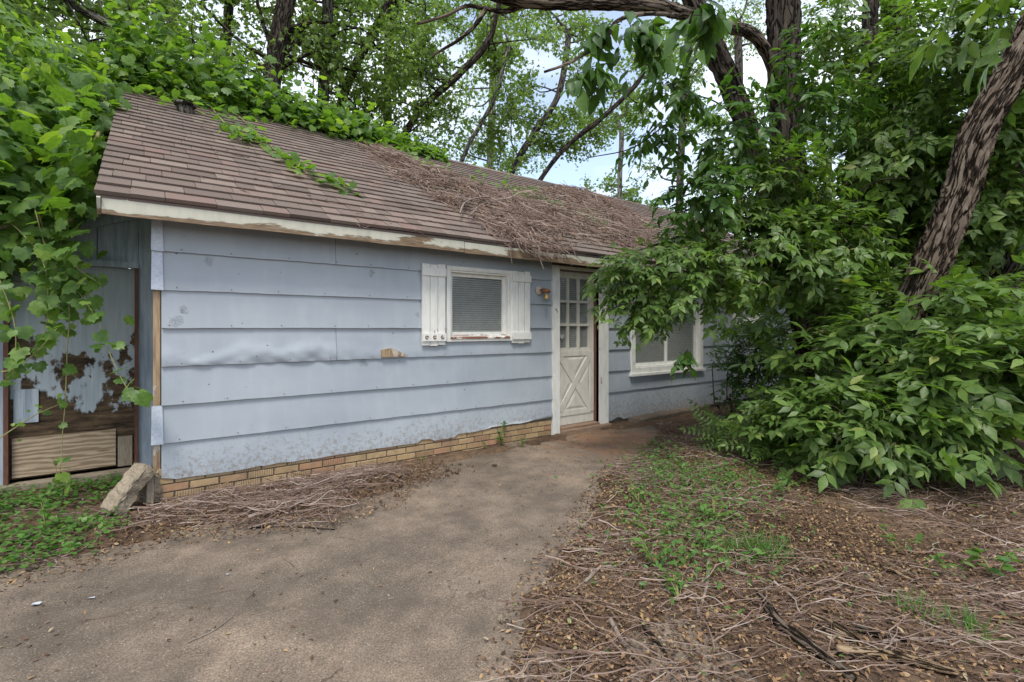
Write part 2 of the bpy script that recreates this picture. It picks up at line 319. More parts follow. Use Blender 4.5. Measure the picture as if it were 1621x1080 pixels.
k = m.ramp(m.math('MULTIPLY_ADD', z, -0.30, m.math('ADD', f, 0.25)), (0.44, 0.0), (0.47, 1.0))   # paint rotted away from the bottom up, ragged
wd = m.ramp(m.noise(5, (1, 1, 5), 7, 0.7), (0.35, (0.016, 0.012, 0.009)), (0.55, (0.09, 0.06, 0.035)), (0.75, (0.20, 0.13, 0.075)))
pt = m.ramp(g, (0.3, (0.31, 0.36, 0.40)), (0.7, (0.42, 0.47, 0.50)))
MAT['shed_door'] = m.done(m.bsdf(m.mix(k, pt, wd), 0.8, m.bump(m.math('MULTIPLY_ADD', k, -1.0, m.math('MULTIPLY', g, 0.3)), 0.6, 0.006), 0.2))
# wood and leaves
def bark(name, c1, c2, sc=5, st=0.9):
    m = M(name); gr = m.n('Attribute', attribute_name='grain').outputs['Vector']
    def gn(scale, scl, det, ro): return m.n('TexNoise', Vector=m.n('Mapping', Vector=gr, Scale=scl).outputs['Vector'], Scale=scale, Detail=det, Roughness=ro).outputs['Fac']
    f = gn(sc, (2.9, 2.9, 0.26), 8, 0.62); g = gn(sc * 6, (1.5, 1.5, 0.35), 5, .6)
    fi = m.math('ABSOLUTE', m.math('SUBTRACT', gn(sc * 1.15, (3.4, 3.4, 0.50), 6, .6), 0.5)); fis = m.ramp(fi, (0.0, 0.0), (0.055, 1.0)); f = m.math('MULTIPLY', m.math('ADD', f, 0.35), fis)
    c = m.ramp(f, (0.10, tuple(x * 0.16 for x in c1)), (0.62, c1), (1.0, c2)); c = m.mix(0.5, c, m.ramp(g, (0.3, (0.5, 0.5, 0.5)), (0.7, (1.4, 1.4, 1.4))), 'MULTIPLY')
    MAT[name] = m.done(m.bsdf(c, 0.95, m.bump(m.math('ADD', f, m.math('MULTIPLY', g, 0.35)), st, 0.05), 0.1))
bark('bark_dark', (0.042, 0.033, 0.026), (0.10, 0.083, 0.066))
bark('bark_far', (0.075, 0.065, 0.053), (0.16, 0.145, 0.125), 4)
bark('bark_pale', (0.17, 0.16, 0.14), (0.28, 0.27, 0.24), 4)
bark('bark_near', (0.085, 0.06, 0.042), (0.23, 0.185, 0.145), 5)
bark('rotten', (0.13, 0.085, 0.05), (0.36, 0.26, 0.16), 9)
simple('twig', (0.13, 0.10, 0.08), (0.27, 0.225, 0.185), 25, 0.9, 0.3)
simple('green_stem', (0.16, 0.17, 0.06), (0.28, 0.25, 0.11), 20, 0.7, 0.1)
m = M('dead_stem'); c = m.ramp(m.rand(), (0.0, (0.085, 0.055, 0.042)), (0.4, (0.15, 0.10, 0.078)), (0.8, (0.235, 0.17, 0.137)), (1.0, (0.35, 0.285, 0.24)))
MAT['dead_stem'] = m.done(m.bsdf(c, 0.9, spec=0.15))
m = M('litter'); c = m.ramp(m.rand(), (0.0, (0.05, 0.03, 0.02)), (0.35, (0.095, 0.057, 0.036)), (0.65, (0.165, 0.098, 0.055)), (0.87, (0.26, 0.16, 0.08)), (0.95, (0.34, 0.225, 0.105)), (0.98, (0.30, 0.24, 0.17)), (1.0, (0.18, 0.22, 0.07)))
MAT['litter'] = m.done(m.bsdf(c, 0.8, m.bump(m.noise(120), 0.3, 0.003), 0.2))
leafmat('leaf_vine', ((0.0, (0.06, 0.13, 0.03)), (0.45, (0.10, 0.195, 0.042)), (0.8, (0.15, 0.26, 0.05)), (1.0, (0.24, 0.34, 0.075))), 0.48, (1.7, 1.8, .5))
leafmat('leaf_elder', ((0.0, (0.042, 0.098, 0.02)), (0.5, (0.085, 0.165, 0.034)), (0.85, (0.12, 0.22, 0.046)), (0.98, (0.19, 0.29, 0.065)), (1.0, (0.28, 0.29, 0.08))), 0.40)
leafmat('leaf_glossy', ((0.0, (0.035, 0.085, 0.02)), (0.8, (0.07, 0.145, 0.032)), (1.0, (0.12, 0.20, 0.045))), 0.38, rough=0.42, spec=0.32)
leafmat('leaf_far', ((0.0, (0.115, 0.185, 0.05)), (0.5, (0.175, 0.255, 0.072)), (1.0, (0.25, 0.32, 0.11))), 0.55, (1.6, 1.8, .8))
leafmat('leaf_weed', ((0.0, (0.06, 0.15, 0.03)), (0.7, (0.11, 0.23, 0.045)), (1.0, (0.17, 0.29, 0.07))), 0.4)
# ================================================================ ground and path
PATH = [tuple(gd(*p)[:2]) for p in ((0,928),(150,888),(250,852),(330,834),(520,838),(580,802),(640,775),(720,735),(800,716),(870,702),(890,694),(955,682),(1040,676),(1055,690),(1000,712),(945,760),(910,830),(875,880),(848,930),(825,990),(790,1078))] \
    + [tuple((CAM + RIGHT * X + FWD * Z)[:2]) for X, Z in ((0.1, 0.9), (0.3, -1.5), (-6, -1.5), (-6.5, 2.2))]
PATCH = [tuple(gd(*p)[:2]) for p in ((1070,1030),(1110,1005),(1150,1040),(1165,1075))] + [tuple((CAM + RIGHT * X + FWD * Z)[:2]) for X, Z in ((0.9, 1.6), (0.45, 1.7))]
def ground_z(x, y):
    n1 = fbm(x * 1.7, y * 1.7, 3); n2 = fbm(x * 7, y * 7, 9); n3 = vn(x * 22, y * 22, 5)
    d = np.minimum(sdist(x, y, PATH), sdist(x, y, PATCH) + 0.05)
    k = np.clip((d + 0.02 + (n1 - 0.5) * 0.55 + (n2 - 0.5) * 0.25) / 0.22, 0, 1); k = k * k * (3 - 2 * k)
    rough = np.where((x > -8) & (x < 12) & (y > -8) & (y < 2), 1.0, 1.0)
    soil = 0.014 + (n1 - 0.4) * 0.05 + (n2 - 0.5) * 0.035 + (n3 - 0.5) * 0.014
    z = -0.05 * (1 - k) + soil * k
    z = z - 0.03 * np.exp(-np.clip(-y, 0, 9) / .15) * (x > -.05) * (x < 4.2)
    # low heap of broken-up soil below the bricks
    hx, hy = gd(600, 768)[:2]; z = z + 0.05 * np.exp(-(((x - hx) / 0.55) ** 2 + ((y - hy) / 0.22) ** 2)) * (0.5 + n2)
    return z
def axis(lo, hi, step, far):
    a = [lo]; s = step
    while a[-1] > -far: s *= 1.35; a.append(a[-1] - s)
    b = [hi]; s = step
    while b[-1] < far: s *= 1.35; b.append(b[-1] + s)
    return np.array(a[1:][::-1] + list(np.arange(lo, hi + 1e-6, step)) + b[1:])
gx, gy = np.meshgrid(axis(-5.5, 8.5, 0.055, 400), axis(-6.0, 0.6, 0.055, 400), indexing='ij')
P = np.stack([gx, gy, ground_z(gx, gy)], -1)
tag(Geo().grid(P).obj('ground', MAT['soil'], smooth=True), kind='structure')
px_, py_ = np.meshgrid(np.arange(-8, 7.2, 0.1), np.arange(-9, 0.4, 0.1), indexing='ij')
d = np.minimum(sdist(px_, py_, PATH), sdist(px_, py_, PATCH)); zz = (fbm(px_ * 0.8, py_ * 0.8, 31) - 0.5) * 0.012
idx = np.arange(px_.size).reshape(px_.shape); inside = d < 0.55
keep = inside[:-1, :-1] & inside[1:, :-1] & inside[1:, 1:] & inside[:-1, 1:]
Fq = np.stack([idx[:-1, :-1], idx[1:, :-1], idx[1:, 1:], idx[:-1, 1:]], -1)[keep]
used = np.unique(Fq); rm = np.full(px_.size, -1); rm[used] = np.arange(len(used))
tag(Geo().add(np.stack([px_.ravel(), py_.ravel(), zz.ravel()], -1)[used], rm[Fq]).obj('path', MAT['concrete'], smooth=True), kind='structure')

# ================================================================ house
HU1 = 13.0
house = root('house', 'small single-storey house with faded blue siding and a brown shingle roof', 'house', (0, 0, 0))
# openings (u0, u1, z0, z1) of the clear hole behind the casings
def rect(x0, y0, x1, y1, y=0.0):
    a = wl(x0, y0, y); b = wl(x1, y1, y); return a[0], b[0], a[2], b[2]
w1a = wl(704, 421); w1b = wl(704, 541); w1c = wl(808, 424)
W1 = (w1a[0], w1c[0], w1b[2], w1a[2])                  # outer casing of the small window
W2 = (wl(996, 500)[0], wl(1109, 500)[0], wl(996, 592)[2], 1.93)
W3 = (wl(1158, 500)[0], wl(1200, 500)[0], wl(1170, 512)[2], 1.93)
DR = (wl(872, 500)[0], wl(959, 500)[0], -0.02, wl(877, 424)[2])
OPEN = [(W1[0] + .05, W1[1] - .05, W1[2] + .05, W1[3] - .05), (DR[0] + .04, DR[1] - .04, DR[2], DR[3] - .03),
        (W2[0] + .05, W2[1] - .05, W2[2] + .05, W2[3] - .05), (W3[0] + .05, W3[1] - .05, W3[2] + .05, W3[3] - .05)]
WTOP = 2.36
def around(u0, u1, z0, z1, holes):                      # rectangles left over after cutting the holes out
    out = []; cur = u0
    for a, b, c, dd in sorted(holes):
        if dd <= z0 or c >= z1 or b <= u0 or a >= u1: continue
        a2, b2 = max(a, u0), min(b, u1)
        if a2 > cur: out.append((cur, a2, z0, z1))
        if c > z0: out.append((a2, b2, z0, c))
        if dd < z1: out.append((a2, b2, dd, z1))
        cur = b2
    if cur < u1: out.append((cur, u1, z0, z1))
    return out
g = Geo()
for a, b, c, dd in around(0.012, HU1, -0.1, WTOP, OPEN): g.box((a, 0.0, c), (b, 0.12, dd))
g.obj('wall', MAT['wall_backing'], house)
# rear and side walls, then near-black panels painting in the unlit room behind the glass
g = Geo(); BY = 2 * RIDGE_Y - 0.0
g.box((0.012, 0.121, -0.1), (0.13, BY, WTOP)); g.box((HU1 - 0.12, 0.121, -0.1), (HU1, BY, WTOP)); g.box((0.131, BY - 0.12, -0.1), (HU1 - 0.121, BY, WTOP))
for u in (0.02, HU1 - 0.1):
    g.add([(u, 0, WTOP), (u, BY, WTOP), (u, RIDGE_Y, RIDGE_Z - 0.2), (u + .08, 0, WTOP), (u + .08, BY, WTOP), (u + .08, RIDGE_Y, RIDGE_Z - 0.2)],
          [(0, 2, 1), (3, 4, 5)], [(0, 1, 4, 3), (1, 2, 5, 4), (2, 0, 3, 5)])
g.obj('rear_wall', MAT['siding'], house)
g = Geo(); g.box((0.14, 0.5, 0.0), (HU1 - .14, 0.53, 2.3)); g.box((0.14, 0.125, 2.3), (HU1 - .14, 0.6, 2.34)); g.box((0.14, 0.125, -0.03), (HU1 - .14, 0.5, 0.05))
g.obj('dark_room_backing', MAT['interior_dark'], house)
# siding boards
CZ = [0.18, 0.478, 0.785, 1.098, 1.41, 1.718, 2.03, 2.335]
SID = []
def board(u0, u1, ci, warp=0.0, ragged=None, drop=0.0):
    z0, z1 = CZ[ci] - drop, CZ[ci + 1] + 0.02
    for a, b, c, dd in OPEN:                            # an opening that cuts the whole course makes two boards
        if c <= z0 and dd >= z1 and a > u0 + .01 and b < u1 - .01: board(u0, a, ci, warp, ragged, drop); board(b, u1, ci, warp, ragged, drop); return
    g = Geo(); ph = rnd.random() * 50
    for a, b, c, dd in around(u0, u1, z0, z1, OPEN):
        n = max(2, int((b - a) / (0.02 if warp > 0 else 0.05))); us = np.linspace(a, b, n); fz = np.array([0, 0.06, 0.14, 0.24, 0.34, 0.46, 0.62, 0.8, 1.0]); zs = c + (dd - c) * fz
        U, Zz = np.meshgrid(us, zs, indexing='ij'); f = np.clip((Zz - z0) / (z1 - z0), 0, 1)
        Y = -(0.035 - 0.022 * f) + (fbm(U * 1.3 + ph, Zz * 2 + ph, 4) - 0.5) * 0.010 * (1 - 0.5 * f)
        if warp > 0 and abs(c - z0) < 1e-6:
            t = np.clip(1 - f / 0.5, 0, 1) ** 1.3; amp = np.clip(1.15 - np.abs(U - 1.1) / 1.6, 0.12, 1)
            crest = fbm(U * 3.4 + 3, U * 0, 8)
            t = np.clip(1 - f / (0.08 + 0.62 * crest), 0, 1)
            rip = np.sin(U * 16 + 7 * fbm(U * 3, Zz * 9, 2)) * 0.5 + np.sin(U * 37 + Zz * 60) * 0.25
            Y = Y - warp * amp * (np.sin(np.pi * np.clip(t, 0, 1) ** 0.7) * .6 + 0.55 * rip * t) * np.clip(t * 4, 0, 1)
        Zb = Zz.copy()
        if abs(c - z0) < 1e-6:
            jag = (fbm(us * 9 + ph, us * 0, 6) - 0.5) * (0.008 if ragged is None else 0.02)
            if ragged: jag = jag + ragged(us)
            Zb[:, 0] += jag; Zb[:, 1] += jag * 0.6
        Pn = np.stack([U, Y, Zb], -1); g.grid(Pn)
        if abs(c - z0) < 1e-6:
            back = Pn[:, 0].copy(); back[:, 1] = -0.002; g.grid(np.stack([back, Pn[:, 0]], 1))
        if abs(b - u1) < 1e-6: e = Pn[-1].copy(); e[:, 1] = 0.0; g.grid(np.stack([Pn[-1], e], 0))
        if abs(a - u0) < 1e-6: e = Pn[0].copy(); e[:, 1] = 0.0; g.grid(np.stack([e, Pn[0]], 0))
    o = g.obj('siding_board', MAT['siding'], house, smooth=True)
    for p in o.data.polygons: pass
    return o
J1 = wl(530, 440)[0]; J2 = wl(531, 550)[0]; DL = DR[0] + 0.004; DRr = DR[1] - 0.004
def rag_l(us):
    r = np.where(us > 2.75, 0.03, 0.0) + np.where((us > 2.30) & (us < 2.42), 0.028, 0) + np.where(us > 3.2, 0.02, 0) + np.clip(us - 3.75, 0, 1) * 0.16
    r = r + np.where(us < 0.12, (0.12 - us) * 0.22, 0); return r - 0.004
def rag_r(us): return np.where(us > 5.55, 0.0, 0.018 * np.sin(us * 21) + 0.015) - 0.05
for ci in range(7):
    gap = 0.004
    if ci == 0: board(0.02, DL, 0, ragged=rag_l); continue_r = True
    elif ci == 3: board(0.02, J2 - 0.002, 3, warp=0.03); board(J2 + 0.002, DL, 3, warp=0.014)
    elif ci == 6: board(0.02, J1 - 0.002, 6); board(J1 + 0.002, DL, 6)
    else: board(0.02, DL, ci)
    if ci == 0: board(DRr, HU1, 0, ragged=rag_r, drop=0.06)
    else:
        jr = 7.4 + (ci * 1.37) % 2.2; board(DRr, jr - 0.002, ci); board(jr + 0.002, HU1, ci)
# torn patch of bare board showing through the split course
tp = wl(620, 560); g = Geo()
g.add([tp + np.array(v) for v in ((-0.13, -0.058, 0.045), (-0.02, -0.060, 0.062), (0.05, -0.058, 0.03), (0.13, -0.058, -0.01), (0.13, -0.058, -0.03), (-0.13, -0.058, -0.03),
      (-0.13, -0.03, 0.045), (-0.02, -0.03, 0.062), (0.05, -0.03, 0.03), (0.13, -0.03, -0.01), (0.13, -0.03, -0.03), (-0.13, -0.03, -0.03))],
      [(0, 5, 4, 3), (0, 3, 2, 1), (0, 1, 7, 6), (1, 2, 8, 7), (2, 3, 9, 8), (3, 4, 10, 9), (4, 5, 11, 10), (5, 0, 6, 11)])
tag(g.obj('torn_patch', MAT['corner_wood'], house), 'brown bare patch torn out of the split siding course')
# nail spots and scuffs are in the siding material; corner: bare post and the metal caps that are left
g = Geo(); g.box((-0.035, -0.012, 0.03), (0.012, 0.05, 2.33)); g.obj('corner_post', MAT['corner_wood'], house)
for ci in (6, 5, 1):
    z0, z1 = CZ[ci], CZ[ci + 1]
    g = Geo(); g.add([(-0.048, -0.050, z0), (0.034, -0.044, z0 - 0.004), (0.026, -0.026, z1), (-0.044, -0.030, z1),
                      (-0.048, 0.03, z0), (-0.044, 0.03, z1), (-0.046, -0.047, z0), (0.034, -0.040, z0 - 0.004), (0.026, -0.022, z1), (-0.042, -0.027, z1)],
                     [(0, 1, 2, 3), (4, 0, 3, 5), (7, 6, 9, 8), (0, 6, 7, 1)])
    g.obj('corner_cap', MAT['metal_cap'], house)
g = Geo()
for ci in range(7):
    for k in range(30):
        u = .12 + k * .41 + rnd.uniform(-.06, .06); z = CZ[ci] + .022
        if u > HU1 - .1 or any(a - .08 < u < b + .08 and c - .08 < z < dd + .08 for a, b, c, dd in OPEN): continue
        t = np.arange(6) / 6 * 6.283; g.add(np.stack([u + .0055 * np.cos(t), np.full(6, -.041 - (.03 if ci == 3 and u < 2.2 else 0)), z + .0055 * np.sin(t)], -1), [list(range(6))])
tag(g.obj('nails', MAT['rust'], house), kind='stuff')
# bricks under the left half
g = Geo(); g.box((0.0, -0.010, -0.12), (DR[0] - 0.005, -0.0025, 0.26)); bw = g.obj('brick_footing', MAT['mortar'], house)
bl, bh, mj = 0.205, 0.058, 0.009
bm_cache = {}
def brick_mesh(wd, mat):
    k = (round(wd, 3), mat.name)
    if k not in bm_cache:
        e = 0.004; h = bh; dpt = 0.012; q = Geo()
        q.add([(0, 0, 0), (wd, 0, 0), (wd, 0, h), (0, 0, h), (e, -dpt, e), (wd - e, -dpt, e), (wd - e, -dpt, h - e), (e, -dpt, h - e)],
              [(4, 5, 6, 7), (0, 1, 5, 4), (1, 2, 6, 5), (2, 3, 7, 6), (3, 0, 4, 7)])
        bm_cache[k] = q.mesh('brick'); bm_cache[k].materials.append(mat)
    return bm_cache[k]
for r_ in range(5):
    z = -0.055 + r_ * (bh + mj); u = -0.0 if r_ % 2 else 0.0
    first = True
    while u < DR[0] - 0.03:
        wd = bl * 0.5 if (first and r_ % 2) else bl
        wd = min(wd, DR[0] - 0.012 - u)
        if wd > 0.03:
            mt = MAT['brick_combed'] if rnd.random() < 0.22 else MAT['brick']
            o = mkobj('brick', brick_mesh(wd, mt), None, bw); o.location = (u, -0.011 + rnd.uniform(-.0015, .0015), z + rnd.uniform(-.001, .001))
        u += wd + mj; first = False
# fascia, soffit, eave trim
def fascia(u0, u1, dy=0.0, dz=0.0):
    g = Geo(); n = max(2, int((u1 - u0) / 0.12)); us = np.linspace(u0, u1, n)
    zb = 2.236 + dz + (fbm(us * 2.3, us * 0, 12) - 0.5) * 0.016; zt = np.full(n, 2.352 + dz); yf = -0.283 + dy + (fbm(us * 0.9, us * 0, 5) - .5) * 0.008
    Q = np.stack([np.stack([us, yf + 0.022, zb], -1), np.stack([us, yf, zb], -1), np.stack([us, yf, zt], -1), np.stack([us, yf + 0.022, zt], -1), np.stack([us, yf + 0.022, zb], -1)], 1)
    g.grid(Q[:, ::-1]); g.add(Q[0, :4], [(0, 1, 2, 3)]); g.add(Q[-1, :4], [(3, 2, 1, 0)])
    g.obj('fascia_board', MAT['fascia_paint'], house)
f1 = wl(735, 395, -0.283)[0]
fascia(-0.335, f1 - 0.003); fascia(f1 + 0.003, 7.5, -0.004, -0.006); fascia(7.506, RU1 - 0.03)
g = Geo(); g.box((-0.33, -0.258, 2.300), (HU1 + .3, 0.0, 2.312)); g.obj('soffit', MAT['soffit'], house)
a = wl(822, 412, -0.2)[0]; b = wl(884, 418, -0.2)[0]; g = Geo(); g.box((a, -0.245, 2.262), (b + 0.5, -0.225, 2.299)); tag(g.obj('eave_trim', MAT['jamb_brown'], house), 'bare reddish brown strip under the eave above the door')
# rake board on the left gable edge
g = Geo(); sl_ = nrm(np.array([0, RIDGE_Y - EAVE_Y, RIDGE_Z - EAVE_Z]))
pA = np.array([-0.34, EAVE_Y + 0.018, EAVE_Z - 0.09]); pB = np.array([-0.34, RIDGE_Y - 0.002, RIDGE_Z - 0.09]); g.bar(pA, pB, 0.13, 0.022, (-1, 0, 0)); g.obj('rake_board', MAT['fascia_paint'], house)
# ---- roof: deck, shingles (the nearest 300 as parts), vent
nup = nrm(np.array([0, -(RIDGE_Z - EAVE_Z), RIDGE_Y - EAVE_Y])); SLEN = math.hypot(RIDGE_Y - EAVE_Y, RIDGE_Z - EAVE_Z)
g = Geo(); e0 = np.array([0, EAVE_Y + 0.012, EAVE_Z]) ; r0 = np.array([0, RIDGE_Y, RIDGE_Z])
def slab(y0, z0, y1, z1, th):
    A = [np.array([RU0 + 0.01, y0, z0]), np.array([RU1, y0, z0]), np.array([RU1, y1, z1]), np.array([RU0 + 0.01, y1, z1])]
    return g.add(A + [p - np.array([0, 0, th]) for p in A], [(0, 1, 2, 3), (7, 6, 5, 4), (0, 4, 5, 1), (1, 5, 6, 2), (2, 6, 7, 3), (3, 7, 4, 0)])
slab(EAVE_Y + 0.012, EAVE_Z - 0.003, RIDGE_Y, RIDGE_Z - 0.010, 0.022); slab(2 * RIDGE_Y - EAVE_Y, EAVE_Z - 0.003, RIDGE_Y + 0.001, RIDGE_Z - 0.008, 0.022)
roof = g.obj('roof', MAT['shingle'], house)
EXP = 0.196; rows = int(SLEN / EXP) + 1
sw, sp_, sy_ = [], [], []
for r_ in range(rows):
    u = RU0 - rnd.random() * 0.15
    while u < RU1 - 0.02:
        wd = rnd.choice((0.15, 0.21, 0.28, 0.34)); u0 = max(u, RU0 + rnd.uniform(-.004, .004)); u1 = min(u + wd, RU1)
        if u1 - u0 > 0.03: sw.append(u1 - u0); sp_.append((u0, r_)); sy_.append(0)
        u += wd
sw = np.array(sw); su = np.array([p[0] for p in sp_]); sr = np.array([p[1] for p in sp_])
def sag(u, s): return (fbm(u * 0.9, s * 1.1, 21) - 0.5) * 0.030 - 0.03 * np.exp(-((u - 4.5) / 2.2) ** 2) * (s / SLEN)
spos = np.stack([su, EAVE_Y + sl_[1] * sr * EXP, EAVE_Z + sl_[2] * sr * EXP], -1) + nup * (0.004 + sag(su, sr * EXP)[:, None] * 0.6 + rng.uniform(0, 0.003, (len(su), 1)) + 0.008)
SHV = np.array([(0, 0, 0.014), (1, 0, 0.014), (1, 1, -0.006), (0, 1, -0.004), (0, 0, -0.016), (1, 0, -0.016), (1, 1, -0.016), (0, 1, -0.016)], float)
SHF = [[(0, 1, 2, 3), (0, 4, 5, 1), (1, 5, 6, 2), (3, 7, 4, 0)]]
lenr = EXP * 1.2
def shmat(wd): 
    Mx = np.zeros((3, 3)); Mx[:, 0] = np.array([1, 0, 0]) * (wd - 0.004); Mx[:, 1] = sl_ * lenr; Mx[:, 2] = nup; return Mx
keep_len = np.minimum(lenr, SLEN - sr * EXP + 0.01)
mats = np.zeros((len(su), 3, 3)); mats[:, :, 0] = np.array([1, 0, 0]) * (sw - 0.004)[:, None]; mats[:, :, 1] = sl_ * keep_len[:, None]; mats[:, :, 2] = nup
dist = np.linalg.norm(spos - CAM, axis=1) + (sw < 0.1) * 5
order = np.argsort(dist); near, farr = order[:300], order[300:]
g = Geo(); g.inst(SHV, SHF, spos[farr], mats[farr]); tag(g.obj('shingle_field', MAT['shingle'], roof), kind='stuff')
sc_cache = {}
for i in near:
    k = round(sw[i], 2)
    if k not in sc_cache:
        Mx = shmat(max(sw[i], 0.04)); q = Geo(); q.add(SHV @ Mx.T, *SHF); sc_cache[k] = q.mesh('shingle'); sc_cache[k].materials.append(MAT['shingle'])
    o = mkobj('shingle', sc_cache[k], None, roof); o.location = spos[i]; o.rotation_euler = (rnd.uniform(-.012, .012), 0, rnd.uniform(-.004, .004))
g = Geo()
for k in range(int((RU1 - RU0) / 0.3)):
    u = RU0 + k * 0.3
    for s in (1, -1): g.add([(u, RIDGE_Y, RIDGE_Z + 0.02), (u + 0.31, RIDGE_Y, RIDGE_Z + 0.028), (u + 0.31, RIDGE_Y - s * 0.14, RIDGE_Z - 0.06), (u, RIDGE_Y - s * 0.14, RIDGE_Z - 0.066)], [(0, 1, 2, 3)])
tag(g.obj('ridge_cap', MAT['shingle'], roof), kind='stuff')
v = rf(293, 180); g = Geo()
g.tube([v - (0, 0, 0.06), v + (0, 0, 0.02), v + (0, 0, 0.10)], [0.105, 0.098, 0.09], 16); g.tube([v + (0, 0, 0.10), v + (0, 0, 0.115), v + (0, 0, 0.135), v + (0, 0, 0.15)], [0.125, 0.135, 0.12, 0.04], 16)
tag(g.obj('roof_vent', MAT['bark_far'], house, True), 'squat dark weathered vent pipe near the ridge')

# ---- windows
def frame_ring(g, u0, u1, z0, z1, wd, y0, y1, bot=None):
    bot = wd if bot is None else bot
    g.box((u0, y0, z0), (u0 + wd, y1, z1)); g.box((u1 - wd, y0, z0), (u1, y1, z1))
    g.box((u0 + wd, y0 + .001, z1 - wd), (u1 - wd, y1, z1 - .001)); g.box((u0 + wd, y0 + .001, z0 + .001), (u1 - wd, y1, z0 + bot))
def blind(parent, u0, u1, z0, z1, y, pitch=0.026):
    g = Geo(); z = z0
    while z < z1:
        a = 0.007; g.add([(u0, y - a, z), (u1, y - a, z), (u1, y + a * .6, z + 0.0235), (u0, y + a * .6, z + 0.0235)], [(0, 1, 2, 3)]); z += pitch
    for t in (0.18, 0.82): g.box((u0 + (u1 - u0) * t, y - .013, z0), (u0 + (u1 - u0) * t + .006, y - .0125, z1))
    return tag(g.obj('blind', MAT['blind'], parent), kind='stuff')
def window(R, casing, sash, nl, sill):
    u0, u1, z0, z1 = R
    g = Geo(); frame_ring(g, u0, u1, z0, z1, casing, -0.052, -0.012); win = g.obj('window', MAT['white_paint'], house)
    g = Geo(); i0, i1, j0, j1 = u0 + casing - .004, u1 - casing + .004, z0 + casing - .004, z1 - casing + .004
    frame_ring(g, i0, i1, j0, j1, sash * .55, -0.034, 0.09); g.obj('frame', MAT['white_paint'], win)
    g = Geo(); k0, k1, l0, l1 = i0 + sash * .55 - .003, i1 - sash * .55 + .003, j0 + sash * .55, j1 - sash * .55 + .003
    frame_ring(g, k0, k1, l0, l1, sash, 0.018, 0.05)
    for q in range(1, nl): uc = k0 + (k1 - k0) * q / nl; g.box((uc - 0.022, 0.016, l0 + sash), (uc + 0.022, 0.051, l1 - sash))
    g.obj('sash', MAT['white_paint'], win)
    for q in range(nl):
        a = k0 + (k1 - k0) * q / nl; b = k0 + (k1 - k0) * (q + 1) / nl
        g = Geo(); g.box((a + .02, 0.034, l0 + .02), (b - .02, 0.037, l1 - .02)); g.obj('pane', MAT['glass'], win)
    blind(win, k0 + 0.01, k1 - 0.01, l0 + 0.05, l1, 0.052)
    if sill == 'rust':
        g = Geo(); g.add([(i0 + .005, -0.060, j0 + .004), (i1 - .005, -0.060, j0 + .004), (i1 - .005, 0.017, j0 + .034), (i0 + .005, 0.017, j0 + .034), (i0 + .005, -0.060, j0 - .012), (i1 - .005, -0.060, j0 - .012), (i1 - .005, 0.017, j0 - .012), (i0 + .005, 0.017, j0 - .012)],
                         [(0, 1, 2, 3), (4, 5, 1, 0), (5, 6, 2, 1), (7, 4, 0, 3), (7, 6, 5, 4)]); tag(g.obj('sill', MAT['sill_paint'], win), 'rusty peeling window sill')
    else:
        g = Geo(); g.box((u0 - .03, -0.085, z0 - 0.035), (u1 + .03, -0.012, z0 + .002)); g.obj('sill', MAT['white_paint'], win)
    return win
window(W1, 0.045, 0.045, 1, 'rust'); window(W2, 0.085, 0.045, 2, 'plain'); window(W3, 0.06, 0.04, 2, 'plain')
# ---- shutters
def shutter(x0, yt0, yb0, x1, ring):
    a = wl(x0, yt0, -.04); b = wl(x0, yb0, -.04); c = wl(x1, 500, -.04); u0, u1, z0, z1 = a[0], c[0], b[2], a[2]
    g = Geo(); g.box((u0 + .006, -0.042, z0 + .03), (u1 - .006, -0.030, z1 - .03)); sh = g.obj('shutter', MAT['white_paint'], house)
    w3 = (u1 - u0) / 3
    for k in range(3):
        q = Geo(); dz = (0.0, -0.006, 0.004)[k]; q.box((u0 + k * w3 + .003, -0.060, z0 + dz), (u0 + (k + 1) * w3 - .003, -0.042, z1 + dz)); q.obj('slat', MAT['white_paint'], sh)
    for zz0 in (z0 + 0.045, z1 - 0.045 - 0.085):
        q = Geo(); q.box((u0 - .004, -0.077, zz0), (u1 + .004, -0.060, zz0 + 0.085)); q.obj('batten', MAT['white_paint'], sh)
    if ring:
        for k in range(3):
            c_ = np.array([u0 + (k + .5) * w3, -0.080, z0 + 0.088]); t = np.linspace(0.6 * k, 0.6 * k + 5.2, 14)
            q = Geo(); q.tube(np.stack([c_[0] + .016 * np.cos(t), np.full(14, c_[1]), c_[2] + .016 * np.sin(t)], -1), 0.0055, 5); q.obj('hook', MAT['rust'], sh, True)
shutter(667, 417, 547, 704, True); shutter(809.5, 429, 543, 838, False)
# ---- door
d0, d1, dz1 = DR[0], DR[1], DR[3]
lw = wl(882, 500)[0] - d0; zt = wl(877, 424)[2]
g = Geo(); g.box((d0, -0.055, 0.0), (d0 + lw, 0.0, zt + .03)); g.obj('door_casing', MAT['white_paint'], house)
g = Geo(); g.box((d0 + lw + .0, -0.02, -0.02), (d0 + lw + .014, 0.121, zt)); g.obj('door_jamb', MAT['white_paint'], house)
rx = wl(948, 500, -.05)[0]
g = Geo(); g.box((rx, -0.055, 0.0), (d1, 0.0, zt + .03)); g.obj('door_casing', MAT['white_paint'], house)
g = Geo(); g.box((rx + .0, -0.048, -0.02), (rx + .022, 0.122, zt)); tag(g.obj('door_jamb', MAT['jamb_brown'], house), 'reddish brown bare door jamb')
for hz in (1.55, 0.62):
    g = Geo(); g.box((rx + .03, -0.0585, hz), (rx + .055, -0.055, hz + .09)); g.obj('hinge_plate', MAT['lamp_base'], house)
g = Geo(); g.box((d0 + lw, -0.05, zt - .012), (d1, 0.12, zt + .028)); g.obj('door_head', MAT['white_paint'], house)
